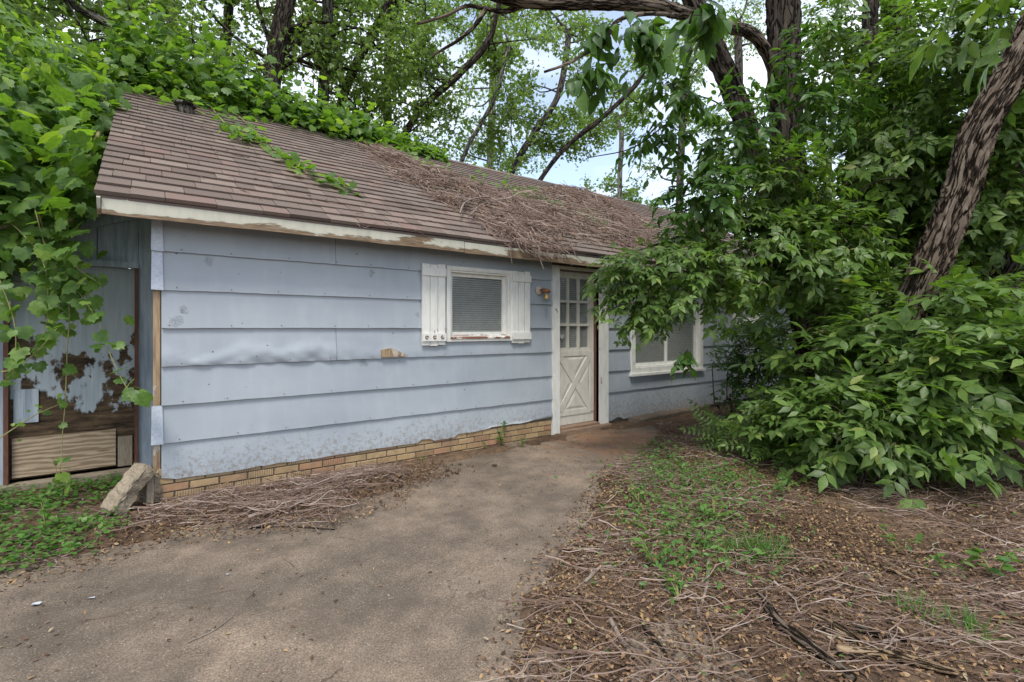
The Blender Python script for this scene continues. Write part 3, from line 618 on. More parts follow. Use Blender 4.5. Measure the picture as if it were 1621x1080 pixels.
g = Geo(); g.box((d0 + lw, -0.13, -0.03), (d1 - .02, 0.12, 0.055)); g.box((d0 + lw + .02, -0.07, 0.0551), (rx, 0.10, 0.085)); g.obj('door_threshold', MAT['threshold'], house)
DY = 0.052; a0, a1, b0, b1 = d0 + lw + 0.016, rx - 0.001, 0.092, zt - 0.014
DW, DH = a1 - a0, b1 - b0
g = Geo(); zl0 = wl(905, 551, DY)[2]; zl1 = wl(905, 441, DY)[2]
st = 0.045; str_ = 0.11
u_l, u_r = a0 + 0.03, wl(932, 500, DY)[0]
for A, B in (((a0, b0), (a1, zl0)), ((a0, zl1), (a1, b1)), ((a0, zl0), (u_l, zl1)), ((u_r, zl0), (a1, zl1))): g.box((A[0], DY, A[1]), (B[0], DY + .035, B[1]))
door = g.obj('door', MAT['door_paint'], house)
for k in (1, 2):
    q = Geo(); uc = u_l + (u_r - u_l) * k / 3; q.box((uc - .016, DY - .006, zl0), (uc + .016, DY + .03, zl1)); q.obj('muntin', MAT['door_paint'], door)
    q = Geo(); zc = zl0 + (zl1 - zl0) * k / 3; q.box((u_l, DY - .004, zc - .016), (u_r, DY + .028, zc + .016)); q.obj('muntin', MAT['door_paint'], door)
for i in range(3):
    for j in range(3):
        q = Geo(); q.box((u_l + (u_r - u_l) * i / 3 + .003, DY + .018, zl0 + (zl1 - zl0) * j / 3 + .003), (u_l + (u_r - u_l) * (i + 1) / 3 - .003, DY + .021, zl0 + (zl1 - zl0) * (j + 1) / 3 - .003)); q.obj('pane', MAT['glass'], door)
blind(door, u_l, u_r, zl0, zl1, DY + 0.034, 0.026)
# raised crossbuck on the lower half
x0_, x1_, y0_, y1_ = a0 + 0.075, a1 - 0.085, b0 + 0.20, zl0 - 0.115
for A, B in (((x0_, y0_), (x1_, y1_)), ((x0_, y1_), (x1_, y0_))):
    q = Geo(); q.bar((A[0], DY - .0, A[1]), (B[0], DY - .0, B[1]), 0.082, 0.013 if A[1] < B[1] else 0.0115); q.obj('cross_brace', MAT['door_paint'], door)
for A, B, e in (((x0_ - .03, y0_ - .04), (x1_ + .03, y0_ - .04), 0), ((x0_ - .03, y1_ + .04), (x1_ + .03, y1_ + .04), .001), ((x0_ - .04, y0_ - .055), (x0_ - .04, y1_ + .055), .002), ((x1_ + .04, y0_ - .055), (x1_ + .04, y1_ + .055), .003)):
    q = Geo(); q.bar((A[0], DY, A[1]), (B[0], DY, B[1]), 0.07, 0.0095 + e); q.obj('rail', MAT['door_paint'], door)
xc, zc = (x0_ + x1_) / 2, (y0_ + y1_) / 2; mg = 0.062
for T in (((x0_ + .03 + mg, y1_ - .01), (x1_ - .03 - mg, y1_ - .01), (xc, zc + .10)), ((x0_ + .03 + mg, y0_ + .01), (x1_ - .03 - mg, y0_ + .01), (xc, zc - .10)),
          ((x0_ + .008, y0_ + .08), (x0_ + .008, y1_ - .08), (xc - .085, zc)), ((x1_ - .008, y0_ + .08), (x1_ - .008, y1_ - .08), (xc + .085, zc))):
    q = Geo(); cc = np.mean(T, 0); V = [(p[0], DY - .0005, p[1]) for p in T] + [(cc[0] + (p[0] - cc[0]) * .62, DY - .010, cc[1] + (p[1] - cc[1]) * .62) for p in T]
    q.add(V, [(3, 4, 5)], [(0, 1, 4, 3), (1, 2, 5, 4), (2, 0, 3, 5)]); q.obj('raised_panel', MAT['door_paint'], door)
q = Geo(); tgp = np.array([u_l + 0.10, DY + .012, zl0 + 0.16]); t = np.linspace(0, 2 * math.pi, 20, endpoint=False)
hx = 0.045 * np.sin(t) ** 3; hz_ = 0.042 * (0.8125 * np.cos(t) - 0.3125 * np.cos(2 * t) - 0.125 * np.cos(3 * t))
q.add(np.stack([tgp[0] + hx, np.full(20, tgp[1]), tgp[2] + hz_], -1), [list(range(20))]); q.add(np.stack([tgp[0] + hx, np.full(20, tgp[1] + .004), tgp[2] + hz_], -1), [list(range(20))]); tag(q.obj('heart_tag', MAT['tag_grey'], door), 'small grey heart-shaped tag in the lowest left pane')
# ---- wall lamp
lp = wl(853, 460, -0.035); u, _, z = lp
g = Geo(); t = np.linspace(0, 2 * math.pi, 20, endpoint=False)
g.tube([(u, -0.03, z), (u, -0.05, z), (u, -0.062, z)], [0.062, 0.060, 0.035], 20); lamp = g.obj('wall_lamp', MAT['lamp_base'], house, True)
g = Geo(); jx = u + 0.045; jy = -0.135
g.tube(crom([(u, -0.055, z), (u + .02, -0.10, z + .012), (jx, jy, z - .0)], 8), 0.016, 8); g.tube([(jx, jy, z + .018), (jx, jy, z + .008), (jx, jy, z - .035)], [0.025, 0.047, 0.05], 16); g.obj('lamp_holder', MAT['rust'], lamp, True)
g = Geo(); g.tube([(jx, jy, z - .036), (jx, jy, z - .05), (jx, jy, z - .062), (jx, jy, z - .13), (jx, jy, z - .142)], [0.036, 0.036, 0.045, 0.045, 0.038], 16); g.obj('glass_jar', MAT['glass'], lamp, True)
g = Geo(); g.tube([(jx, jy, z - .04), (jx, jy, z - .06), (jx, jy, z - .085), (jx, jy, z - .105), (jx, jy, z - .115)], [0.013, 0.014, 0.026, 0.022, 0.008], 12); g.obj('bulb', MAT['bulb'], lamp, True)

# ================================================================ lean-to shed at the left
SY = 1.10
shed = root('shed', 'weathered blue-grey lean-to shed with a rotten door at the gable end', 'shed', (-1.2, SY, 0))
def su_(px): return wl(px, 500, SY)[0]
dl, dr_, dzt, dzb = su_(14), su_(213), wl(190, 424, SY)[2], wl(200, 741, SY)[2]
def leanz(u): return 2.47 + (u - su_(165)) * 0.36
g = Geo()
for a, b in ((dr_ + .03, -0.001), (-3.0, dl - .03)):
    g.add([(a, SY, -.1), (b, SY, -.1), (b, SY, leanz(min(b, -.2)) - .02), (a, SY, leanz(a) - .02), (a, SY + .05, -.1), (b, SY + .05, -.1), (b, SY + .05, leanz(min(b, -.2)) - .02), (a, SY + .05, leanz(a) - .02)],
          [(0, 1, 2, 3), (5, 4, 7, 6), (3, 2, 6, 7), (4, 0, 3, 7), (1, 5, 6, 2)])
g.obj('wall_panel', MAT['shed_board'], shed)
cols = np.linspace(dl - .03, dr_ + .03, 4)
for k in range(3):                                     # vertical boards above the door
    a, b = cols[k] + .003, cols[k + 1] - .003; g = Geo()
    g.add([(a, SY - .006 * (k % 2), dzt + .055), (b, SY - .006 * (k % 2), dzt + .055), (b, SY - .006 * (k % 2), leanz(b) - .05), (a, SY - .006 * (k % 2), leanz(a) - .05), (a, SY + .03, dzt + .055), (b, SY + .03, dzt + .055), (b, SY + .03, leanz(b) - .05), (a, SY + .03, leanz(a) - .05)],
          [(0, 1, 2, 3), (0, 3, 7, 4), (1, 5, 6, 2), (4, 5, 1, 0), (3, 2, 6, 7)]); g.obj('board', MAT['shed_board'], shed)
g = Geo(); g.bar((-3.1, SY - .01, leanz(-3.1) - .05), (-.03, SY - .01, leanz(-.03) - .05), 0.09, 0.024); g.obj('barge_board', MAT['shed_board'], shed)
g = Geo(); A = [(-3.15, SY - .16, leanz(-3.15)), (-.005, SY - .16, leanz(-.005)), (-.005, 6.2, leanz(-.005)), (-3.15, 6.2, leanz(-3.15))]
g.add(A + [(p[0], p[1], p[2] + .03) for p in A], [(3, 2, 1, 0), (4, 5, 6, 7), (0, 1, 5, 4), (1, 2, 6, 5), (2, 3, 7, 6), (3, 0, 4, 7)]); g.obj('roof', MAT['old_wood'], shed)
g = Geo(); g.box((-3.0, SY + .051, -.1), (-2.95, 6.0, leanz(-3.0))); g.box((-3.0, 6.0, -.1), (-.01, 6.05, leanz(-3) )); g.obj('rear_wall', MAT['shed_board'], shed)
g = Geo(); g.box((dl - .03, SY - .045, dzt), (dr_ + .03, SY + .02, dzt + .055)); g.obj('door_header', MAT['shed_board'], shed)
for a in (dl - .03, dr_ + .0):
    g = Geo(); g.box((a, SY - .03, dzb - .1), (a + .03, SY + .04, dzt)); g.obj('door_post', MAT['jamb_brown'], shed)
g = Geo(); g.box((dl + .0, SY + .045, dzb + .02), (dr_, SY + .075, dzt)); sdoor = g.obj('door', MAT['shed_door'], shed)
pw0 = wl(18, 745, SY); pw1 = wl(183, 683, SY)
g = Geo(); g.box((pw0[0], SY + .02, wl(100, 748, SY)[2]), (pw1[0], SY + .036, wl(100, 688, SY)[2])); tag(g.obj('patch_board', MAT['plywood'], sdoor), 'bare plywood board nailed over the bottom of the shed door')
g = Geo(); a = wl(185, 740, SY); b = wl(210, 690, SY); g.box((a[0] + .006, SY + .022, a[2]), (b[0] - .004, SY + .044, b[2])); g.obj('patch_board', MAT['old_wood'], sdoor)
for x0, y0, x1, y1 in ((20, 672, 60, 616),):
    a = wl(x0, y0, SY); b = wl(x1, y1, SY); g = Geo(); g.box((a[0], SY + .03, a[2]), (b[0], SY + .044, b[2])); g.obj('patch_board', MAT['shed_board'], sdoor)
g = Geo(); g.box((dl - .3, SY - .12, -.08), (-.05, SY + .04, dzb - .005)); g.obj('door_sill', MAT['old_wood'], shed)
# ---- kerb of the raised bed right of the door
k0, k1 = gd(1003, 672), gd(1108, 650)
g = Geo(); dirk = nrm(k1 - k0); n_ = 14; pts = [k0 + (k1 - k0) * t for t in np.linspace(0, 1.0, n_)]
Q = []
for i, p in enumerate(pts):
    w_ = 0.10; b_ = np.array([-dirk[1], dirk[0], 0]); j = rng.uniform(-.008, .008, 4)
    Q.append([p - b_ * w_ + (0, 0, -.03), p - b_ * w_ + (0, 0, .075 + j[0]), p - b_ * (w_ - .02) + (0, 0, .09 + j[1]), p + b_ * (w_ - .02) + (0, 0, .09 + j[2]), p + b_ * w_ + (0, 0, .07), p + b_ * w_ + (0, 0, -.03)])
Q = np.array(Q); g.grid(Q[:, ::-1]); g.add(Q[0], [(0, 1, 2, 3, 4, 5)]); g.add(Q[-1], [(5, 4, 3, 2, 1, 0)])
tag(g.obj('kerb', MAT['concrete']), 'low worn concrete kerb under the window right of the door', 'kerb')
# ================================================================ foliage tools
def ovate(wd=0.5, fold=0.05, droop=0.14):
    h = wd / 2
    V = [(0, 0, 0), (-h * .78, .2, fold), (0, .22, 0), (h * .78, .2, fold), (-h, .48, fold * .8), (0, .5, -droop * .2), (h, .48, fold * .8), (-h * .55, .78, -droop * .4), (0, .78, -droop * .6), (h * .55, .78, -droop * .4), (0, 1, -droop)]
    return np.array(V), [np.array([(0, 2, 1), (0, 3, 2), (7, 8, 10), (8, 9, 10)]), np.array([(1, 2, 5, 4), (2, 3, 6, 5), (4, 5, 8, 7), (5, 6, 9, 8)])]
def grape():
    half = [(0.0, .10, -.02), (.16, -.04, -.03), (.34, .0, -.05), (.47, .16, -.06), (.46, .30, -.03), (.58, .50, -.09), (.44, .54, -.05), (.36, .62, -.04), (.37, .78, -.08), (.22, .80, -.06), (.10, .90, -.07)]
    out = half + [(0, 1.06, -.14)] + [(-x, y, z) for x, y, z in half[1:][::-1]]
    V = [(0, .36, .02)] + out; n = len(out)
    return np.array(V), [np.array([(0, 1 + i, 1 + (i + 1) % n) for i in range(n)])]
def combine(parts):
    V, T, Q, n = [], [], [], 0
    for v, fs in parts:
        V.append(v)
        for F in fs: (T if F.shape[1] == 3 else Q).append(F + n)
        n += len(v)
    out = []
    if T: out.append(np.concatenate(T))
    if Q: out.append(np.concatenate(Q))
    return np.concatenate(V), out
def leaflet_(base, ang, ln, wd, dz):
    c, s = math.cos(ang), math.sin(ang); h = wd / 2
    v = np.array([(0, 0, 0), (-h * .8, .28, .03), (0, .3, -.01), (h * .8, .28, .03), (-h * .95, .5, .02), (h * .95, .5, .02), (-h * .45, .74, -.05), (h * .6, .68, -.04), (0, 1, -.16), (0, .6, -.04)]) * (1, 1, 1)
    v = v * ln; v = np.stack([v[:, 0] * c + v[:, 1] * s, -v[:, 0] * s + v[:, 1] * c, v[:, 2] - dz * v[:, 1]], -1) + base
    return v, [np.array([(0, 2, 1), (0, 3, 2), (6, 9, 8), (9, 7, 8)]), np.array([(1, 2, 9, 4), (2, 3, 5, 9)]), np.array([(4, 9, 6), (9, 5, 7)])]
def compound(n=5, wd=0.5):
    P = [leaflet_(np.array((0, .52, 0)), rnd.uniform(-.15, .15), .50, wd, .15)]
    if n >= 3: P += [leaflet_(np.array((0, .44, 0)), 1.0, .44, wd, .2), leaflet_(np.array((0, .44, 0)), -1.05, .45, wd, .2)]
    if n >= 5: P += [leaflet_(np.array((0, .24, 0)), 1.15, .36, wd, .25), leaflet_(np.array((0, .22, 0)), -1.1, .36, wd, .25)]
    P.append((np.array([(-.006, 0, 0), (.006, 0, 0), (.004, .52, .0), (-.004, .52, .0)]), [np.array([(0, 1, 2, 3)])]))
    return combine(P)
def pinnate(n=6):
    P = [leaflet_(np.array((0, .86, -.05)), 0, .2, .45, .1)]
    for k in range(n):
        y = .12 + .72 * k / (n - 1)
        for s in (1, -1): P.append(leaflet_(np.array((0, y, -.05 * y)), s * 1.25, .2 - .004 * k, .45, .1))
    P.append((np.array([(-.005, 0, 0), (.005, 0, 0), (.003, .86, -.04), (-.003, .86, -.04)]), [np.array([(0, 1, 2, 3)])]))
    return combine(P)
RH1 = (np.array([(0, 0, 0), (-.28, .45, .06), (0, 1, -.12), (.28, .45, .06)]), [np.array([(0, 2, 1), (0, 3, 2)])])
def rot3(v, ax, an):
    R = np.array(Matrix.Rotation(an, 3, ax)); return v @ R.T
RHOMB = combine([(rot3(RH1[0] * (.9, .75, 1), 'Z', a) + np.array([x, y, z]), RH1[1]) for a, x, y, z in ((0, 0, .15, 0), (1.1, .10, .0, .05), (-1.0, -.12, .05, -.04))])
TM = {'ovate': ovate(), 'ovate2': ovate(0.55, 0.09, 0.3), 'ovate3': ovate(0.42, -0.03, 0.2), 'grape': grape(), 'c5': compound(5), 'c5b': compound(5, .42), 'c3': compound(3, .55), 'pin': pinnate(), 'round': ovate(0.85, 0.06, 0.03)}
def proj(p):
    q = np.asarray(p) - CAM; Z = q @ FWD; Zs = np.where(Z > 0.2, Z, 0.2)
    return CX + q @ RIGHT / Zs * FPX, CY - q[..., 2] / Zs * FPX, Z
class Leaves:
    def __init__(s): s.p, s.T, s.N, s.s = [], [], [], []
    def add(s, p, T, N, sz):
        s.p.append(np.atleast_2d(p)); s.T.append(np.atleast_2d(T)); s.N.append(np.atleast_2d(N)); s.s.append(np.atleast_1d(sz))
    def out(s, parent, tms, mat, nparts=300, stuff='foliage'):
        p, T, N, sz = (np.concatenate(a) for a in (s.p, s.T, s.N, s.s))
        Mx = frames(T, N) * sz[:, None, None]; k = rng.integers(0, len(tms), len(p))
        px, py, Z = proj(p); vis = (Z > .4) & (px > 0) & (px < 1621) & (py > 0) & (py < 1080)
        sc = np.where(vis, sz / np.maximum(Z, .4), 0) * (1 + 0.25 * rng.random(len(p)))
        od = np.argsort(-sc); near = od[:nparts]; far = od[nparts:]
        mesh = []
        for t in tms:
            g = Geo(); g.add(TM[t][0], *TM[t][1]); me = g.mesh('leaf', True); me.materials.append(mat); mesh.append(me)
        for i in near:
            o = mkobj('leaf', mesh[k[i]], None, parent)
            m4 = Matrix([[*Mx[i][r], p[i][r]] for r in range(3)] + [[0, 0, 0, 1]]); lo, ro, sca = m4.decompose(); o.location = lo; o.rotation_mode = 'QUATERNION'; o.rotation_quaternion = ro; o.scale = sca
        if len(far):
            g = Geo()
            for j, t in enumerate(tms):
                f = far[k[far] == j]
                if len(f): g.inst(TM[t][0], TM[t][1], p[f], Mx[f])
            tag(g.obj(stuff, mat, parent, True), kind='stuff')
def rv(n, s=1.0): return rng.normal(0, s, (n, 3))
def spray(Lv, G, start, dr, ln, nl, size, droop=0.35, Nup=(0, 0, 1), rad=0.004, opp=True):
    """a leafy twig: curve from start along dr, leaves in pairs along it"""
    dr = nrm(dr); t = np.linspace(0, 1, 6)[:, None]; wob = rv(1, .10) * ln
    pts = start + dr * ln * t + np.array([0, 0, -1]) * droop * ln * t ** 2 + wob * np.sin(t * 3)
    if G is not None: G.tube(pts, rad * (1.15 - t[:, 0]), 4)
    side = nrm(np.cross(dr, (0, 0, 1)) + 1e-3)
    tt = np.linspace(0.18, 1.0, nl) + rng.uniform(-.03, .03, nl); i = np.clip(tt * 5, 0, 4.99).astype(int); f = (np.clip(tt * 5, 0, 4.99) - i)[:, None]
    p = pts[i] * (1 - f) + pts[i + 1] * f
    sgn = np.where(np.arange(nl) % 2 == 0, 1, -1)[:, None]
    tip = (tt > .93)[:, None]
    T = np.where(tip, dr, dr * .55 + side * sgn * .9) + np.array([0, 0, -droop * 1.1]) + rv(nl, .25)
    N = np.asarray(Nup) + rv(nl, .28)
    Lv.add(p, T, N, size * rng.uniform(.65, 1.15, nl))
    return pts
def hull(Lv, G, c, r, n, ln, nl, size, hmin=0.1, inner=0.35, droop=0.35, bias=None, front=None):
    c = np.asarray(c, float); k = 0
    while k < n:
        d = nrm(rv(1)[0])
        if front is not None and d @ FWD > front: continue
        k += 1
        rr = rng.uniform(.82, 1.08) if rng.random() > inner else rng.uniform(.35, .85)
        loc = c + RIGHT * (d[0] * 0) + (RIGHT * (d @ RIGHT) * r[0] + FWD * (d @ FWD) * r[1] + np.array([0, 0, d[2] * r[2]])) * rr
        if loc[2] < hmin: continue
        dr = d * .8 + rv(1, .35)[0] + np.array([0, 0, .1])
        if bias is not None: dr = dr + np.asarray(bias)
        L_ = ln * rng.uniform(.6, 1.25); dr = nrm(dr)
        spray(Lv, G, loc - dr * L_ * .8, dr, L_, max(3, int(nl * rng.uniform(.7, 1.2))), size, droop, np.array([0, 0, .85]) + d * .45 - FWD * .15)
def barktube(G, pts, rad, n=40, sides=20, amp=0.10, seed=0, k=7):
    c = crom(pts, n); r = np.interp(np.linspace(0, 1, n), np.linspace(0, 1, len(rad)), rad)
    LEN = float(np.linalg.norm(np.diff(c, axis=0), axis=1).sum())
    def dsp(t, a):
        u = np.cos(a) * k / 2.2; v = np.sin(a) * k / 2.2
        an = a / 6.2832 * k * 1.6; wrp = (fbm(an * .5 + seed, t * LEN * 2.2, seed + 3) - .5) * 3.0; e_ = np.minimum(a, 6.2832 - a); rid = 1 - 2 * np.abs(np.mod(an + wrp + .25 * np.sin(t * LEN * 9 + an), 1.0) - .5); rid = np.where(e_ < .25, rid * e_ / .25 + .5 * (1 - e_ / .25), rid); big = fbm(u * .4 + seed, t * 5 + v * .3, seed + 5) - .5
        return 1 + amp * (rid ** 2 - .5) * 1.6 + .12 * big
    return G.tube(c, r, sides, dsp)

# ================================================================ trees behind the house
def zmin(px): return 13.7 / (SA - CA * (px - CX) / FPX)
def wood_tree(label, pix, rpx, barkm, nleaf, dz=1.0, top=13.0, limbs=16, lean_base=None, leafsize=0.15, mat='leaf_far', low=3.6, spread=1.0, stop=None):
    Z = zmin(pix[0][0]) + dz
    P = [cp(x, y, Z) for x, y in pix]
    base = P[0] + (P[0] - P[1]) * min(.75 * P[0][2] / max(P[1][2] - P[0][2], .3), 6.0); base[2] = -0.1
    if lean_base is not None: base = cp(lean_base, 519, Z); base[2] = -0.1
    end = P[-1] + nrm(P[-1] - P[-2]) * 0.5
    pts = [base, (base * .45 + P[0] * .55)] + P
    tops = max(top, P[-1][2] + 1.0); d_ = nrm(P[-1] - P[-2]) * .5 + np.array([0, 0, .6])
    k = (tops - P[-1][2]) / d_[2]; pts += [P[-1] + d_ * k * .5 + rv(1, .2)[0], P[-1] + d_ * k + rv(1, .3)[0]]
    r0 = rpx * Z / FPX / 2
    t = root('tree', label, 'tree', (base[0], base[1], 0), 'trees behind the house')
    G = Geo(); barktube(G, pts, [r0 * 1.35, r0 * 1.1] + [r0] * len(P) + [r0 * .6, r0 * .2], 40, 10, .10, rnd.randint(0, 99)); 
    path = crom(pts, 60); Lv = Leaves(); G2 = Geo()
    for li in range(limbs):
        i = int(np.interp(rnd.random(), [0, 1], [np.argmax(path[:, 2] > low), 57])); s = path[i]
        a = rnd.random() * 2 * math.pi; el = rnd.uniform(-.1, .8); ln = rnd.uniform(1.3, 3.3) * spread
        d = np.array([math.cos(a) * math.cos(el), math.sin(a) * math.cos(el), math.sin(el)]); d = nrm(d + np.array([.25, .6, 0]))
        q = crom([s, s + d * ln * .35 + rv(1, .12)[0], s + d * ln * .7 + rv(1, .2)[0] + (0, 0, .1 * ln), s + d * ln + rv(1, .25)[0] - (0, 0, .1 * ln)], 10)
        G2.tube(q, np.linspace(r0 * .28, .006, 10), 5)
        for b in range(6):
            j = rnd.randint(3, 9); d2 = nrm(d * .4 + rv(1, .7)[0]); l2 = rnd.uniform(.5, 1.3) * spread; e = q[j] + d2 * l2
            G2.tube([q[j], q[j] * .5 + e * .5 + rv(1, .06)[0], e], [.014, .009, .004], 4)
            m_ = max(4, int(nleaf / limbs / 6)); tt = rng.uniform(.1, 1.1, (m_, 1)); c = q[j] + (e - q[j]) * tt + rng.normal(0, 1, (m_, 3)) * np.array([.21, .21, .15]) * spread
            Lv.add(c, rv(m_) + d2 * .8 + np.array([0, 0, -.6]), rv(m_, .6) + np.array([0, 0, .7]), leafsize * rng.uniform(.6, 1.25, m_))
    tr = G.obj('trunk', MAT[barkm], t, True); G2.obj('limbs', MAT[barkm], t, True)['kind'] = 'stuff'
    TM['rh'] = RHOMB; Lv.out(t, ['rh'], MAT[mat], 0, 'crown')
    return t
BT = [
 ('straight slim dark tree rising above the left end of the roof', [(276, 90), (272, 40), (268, -20)], 15, 'bark_far', 2.0),
 ('slim straight tree just left of the thick mossy trunk behind the ridge', [(356, 105), (360, 50), (364, -20)], 14, 'bark_far', 3.0),
 ('thick mossy dark trunk standing behind the vine-covered ridge', [(430, 140), (440, 70), (458, -20)], 27, 'bark_dark', 0.8),
 ('straight dark tree right of the thick mossy trunk', [(511, 160), (517, 70), (521, -20)], 17, 'bark_far', 1.5),
 ('dark tree bending to the right above the end of the roof vines', [(540, 165), (562, 105), (590, 55), (622, -10)], 15, 'bark_dark', 2.5),
 ('pale grey-green straight trunk behind the middle of the ridge', [(612, 215), (614, 100), (616, -20)], 13, 'bark_pale', 4.0),
 ('leaning dark double-stemmed tree over the middle of the ridge', [(645, 205), (680, 160), (722, 122), (770, 70)], 11, 'bark_dark', 1.0),
 ('faint pale upright trunk far behind the ridge', [(776, 260), (779, 160), (783, 20)], 11, 'bark_pale', 6.0),
 ('thin pale sapling leaning right behind the ridge', [(735, 245), (762, 195), (785, 150), (800, 90)], 7, 'bark_pale', 2.0),
 ('slender dark tree leaning right behind the debris-covered roof', [(815, 262), (850, 205), (884, 150), (900, 60)], 10, 'bark_far', 1.5),
 ('dark bare limbed tree leaning far to the right against the blue sky', [(862, 275), (905, 225), (955, 185), (1010, 130)], 8, 'bark_dark', 1.0),
 ('wispy young tree standing against the sky beyond the far end of the roof', [(982, 330), (981, 280), (984, 210)], 8, 'bark_pale', 5.0),
]
NL = [3800, 3800, 4200, 3800, 4200, 4800, 4200, 5200, 2200, 4400, 3000, 3200]
SPR = [1, 1, 1, 1, 1, 1, .95, 1, .7, .9, .8, .8]
for (lab, pix, rp, bk, dz), nl, spr in zip(BT, NL, SPR):
    wood_tree(lab, pix, rp, bk, nl, dz, limbs=22 if nl > 3500 else 12, top=13, spread=spr, low=3.4)
wood_tree('leafy tree behind the shed with bare crooked limbs above the vines', [(150, 150), (190, 60), (120, 10), (90, -30)], 13, 'bark_far', 4200, -1.5, limbs=24, low=2.2, spread=1.1, lean_base=210)
wood_tree('dense leafy tree at the far left beyond the shed vines', [(40, 200), (45, 80), (40, -20)], 18, 'bark_far', 7000, 0.5, limbs=26, low=1.5, spread=1.1)
wood_tree('leafy tree hidden behind the grapevine hump left of the roof', [(-140, 200), (-135, 80), (-140, -20)], 18, 'bark_far', 9000, -1.5, limbs=24, low=1.5, spread=1.1)
wood_tree('leafy tree filling the gap beyond the right end of the roof', [(1075, 330), (1080, 200), (1090, 60)], 12, 'bark_far', 4500, 1.5, limbs=26, low=4.5, top=12)
wood_tree('tall leafy tree far behind the forked trunk', [(1170, 330), (1172, 200), (1168, 60)], 12, 'bark_far', 6000, 3.0, limbs=28, low=4.0, top=15, spread=1.3)
# far wood: one mass of leaves all round behind the plot
n = 60000; th = rng.uniform(-1.15, 1.35, n); ds = rng.uniform(27, 42, n); hh = rng.random(n) ** 1.25 * 9.5
X = np.sin(th) * ds; Zc = np.cos(th) * ds; pp = CAM + RIGHT * X[:, None] + FWD * Zc[:, None]; pp[:, 2] = hh
top = 3.0 + 7.5 * fbm(th * 9, ds * 0 + 2, 15) - 2.0 * np.exp(-((th - .28) / .2) ** 2); cl_ = np.array([mnoise.noise(Vector(p * .33)) for p in pp])
ok = (hh < top) & (cl_ > -.12) & (pp[:, 1] > (9.5 - (pp[:, 0] - 13) * 2.2)); pp = pp[ok]; n = len(pp)
G = Geo(); G.inst(RHOMB[0], RHOMB[1], pp, frames(rv(n) + (0, 0, -.4), rv(n, .7) + (0, 0, .6)) * rng.uniform(.22, .5, n)[:, None, None])
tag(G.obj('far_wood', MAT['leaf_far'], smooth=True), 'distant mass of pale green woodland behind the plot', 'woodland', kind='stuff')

# ================================================================ grapevine over shed, gable and ridge
vine = root('grapevine', 'thick bright green grapevine smothering the shed roof, gable edge and ridge', 'vine', (-1.5, 0.6, 0))
Lv = Leaves(); G = Geo()
def surf_leaf(Lv, p, out, size, n):
    out = nrm(out); Lv.add(p, np.array([0, 0, -.75]) + out * .45 + rv(n, .45), out * .55 + np.array([0, 0, .75]) + rv(n, .30), size * rng.uniform(.55, 1.15, n))
def blob(c, r, n, size, lo=-1e9, inner=0.3):
    d = nrm(rv(n)); rr = np.where(rng.random(n) < inner, rng.uniform(.55, .9, n), rng.uniform(.88, 1.06, n)); bump = 1 + .16 * np.array([mnoise.noise(Vector(x * 2.3 + np.asarray(c))) for x in d])
    p = np.asarray(c) + d * np.asarray(r) * (rr * bump)[:, None]; k = (p[:, 2] > lo)
    roofz = EAVE_Z + (np.clip(p[:, 1], EAVE_Y, RIDGE_Y) - EAVE_Y) * TANR
    k &= ~((p[:, 0] > RU0 - .03) & (p[:, 2] < roofz + .03) & (p[:, 1] < RIDGE_Y)) 
    k &= ~((p[:, 0] > RU0 + .12) & (p[:, 2] < roofz + .9) & (p[:, 1] < RIDGE_Y - .8))
    k &= ~((p[:, 0] > -3.0) & (p[:, 0] < 0) & (p[:, 2] < 2.47 + (p[:, 0] + .5) * .36) & (p[:, 1] > SY))
    surf_leaf(Lv, p[k], d[k] / np.asarray(r), size, k.sum())
blob((-1.55, 1.7, 2.55), (1.15, 1.2, .95), 3200, .145)
blob((-1.05, 3.0, 3.55), (.85, 1.3, 1.05), 3000, .145)
blob((-2.7, 2.2, 2.3), (1.3, 1.6, 1.1), 2500, .145)
blob((-.95, 4.3, 4.35), (.75, .9, .95), 2200, .145)
blob((-3.4, 3.6, 2.8), (1.5, 1.6, 1.5), 1500, .18)
blob((-2.2, 4.4, 3.2), (1.5, 1.3, 1.3), 1500, .18)
blob((-1.75, 1.15, 1.95), (.75, .45, .5), 700, .14)
blob((-2.4, .9, 1.2), (.75, .45, 1.1), 900, .145, .05)
# along the rake
n = 700; t = rng.random(n); p = np.stack([RU0 - .06 - rng.random(n) * .28, EAVE_Y + .35 + t * 4.2, EAVE_Z + .05 + t * 4.2 * TANR + rng.normal(-.12, .22, n)], -1); surf_leaf(Lv, p, np.array([-1, -.3, .2]) + rv(n, .2), .16, n)
# along the ridge: hump thinning to the right
n = 5200; t = rng.random(n) ** 1.2; u = RU0 - .15 + t * 5.3; k = np.clip(1.0 - t * .85, .12, 1)
p = np.stack([u, RIDGE_Y + rng.normal(.12, .40, n) * (.45 + .55 * k), RIDGE_Z + .05 + np.abs(rng.normal(0, .52, n)) * np.clip(1.12 - t * 1.05, .12, 1)], -1)
p[:, 2] -= np.where(p[:, 1] < RIDGE_Y, (RIDGE_Y - p[:, 1]) * TANR, (p[:, 1] - RIDGE_Y) * .5); surf_leaf(Lv, p, np.array([0, -.5, .8]) + rv(n, .2), .14, n)
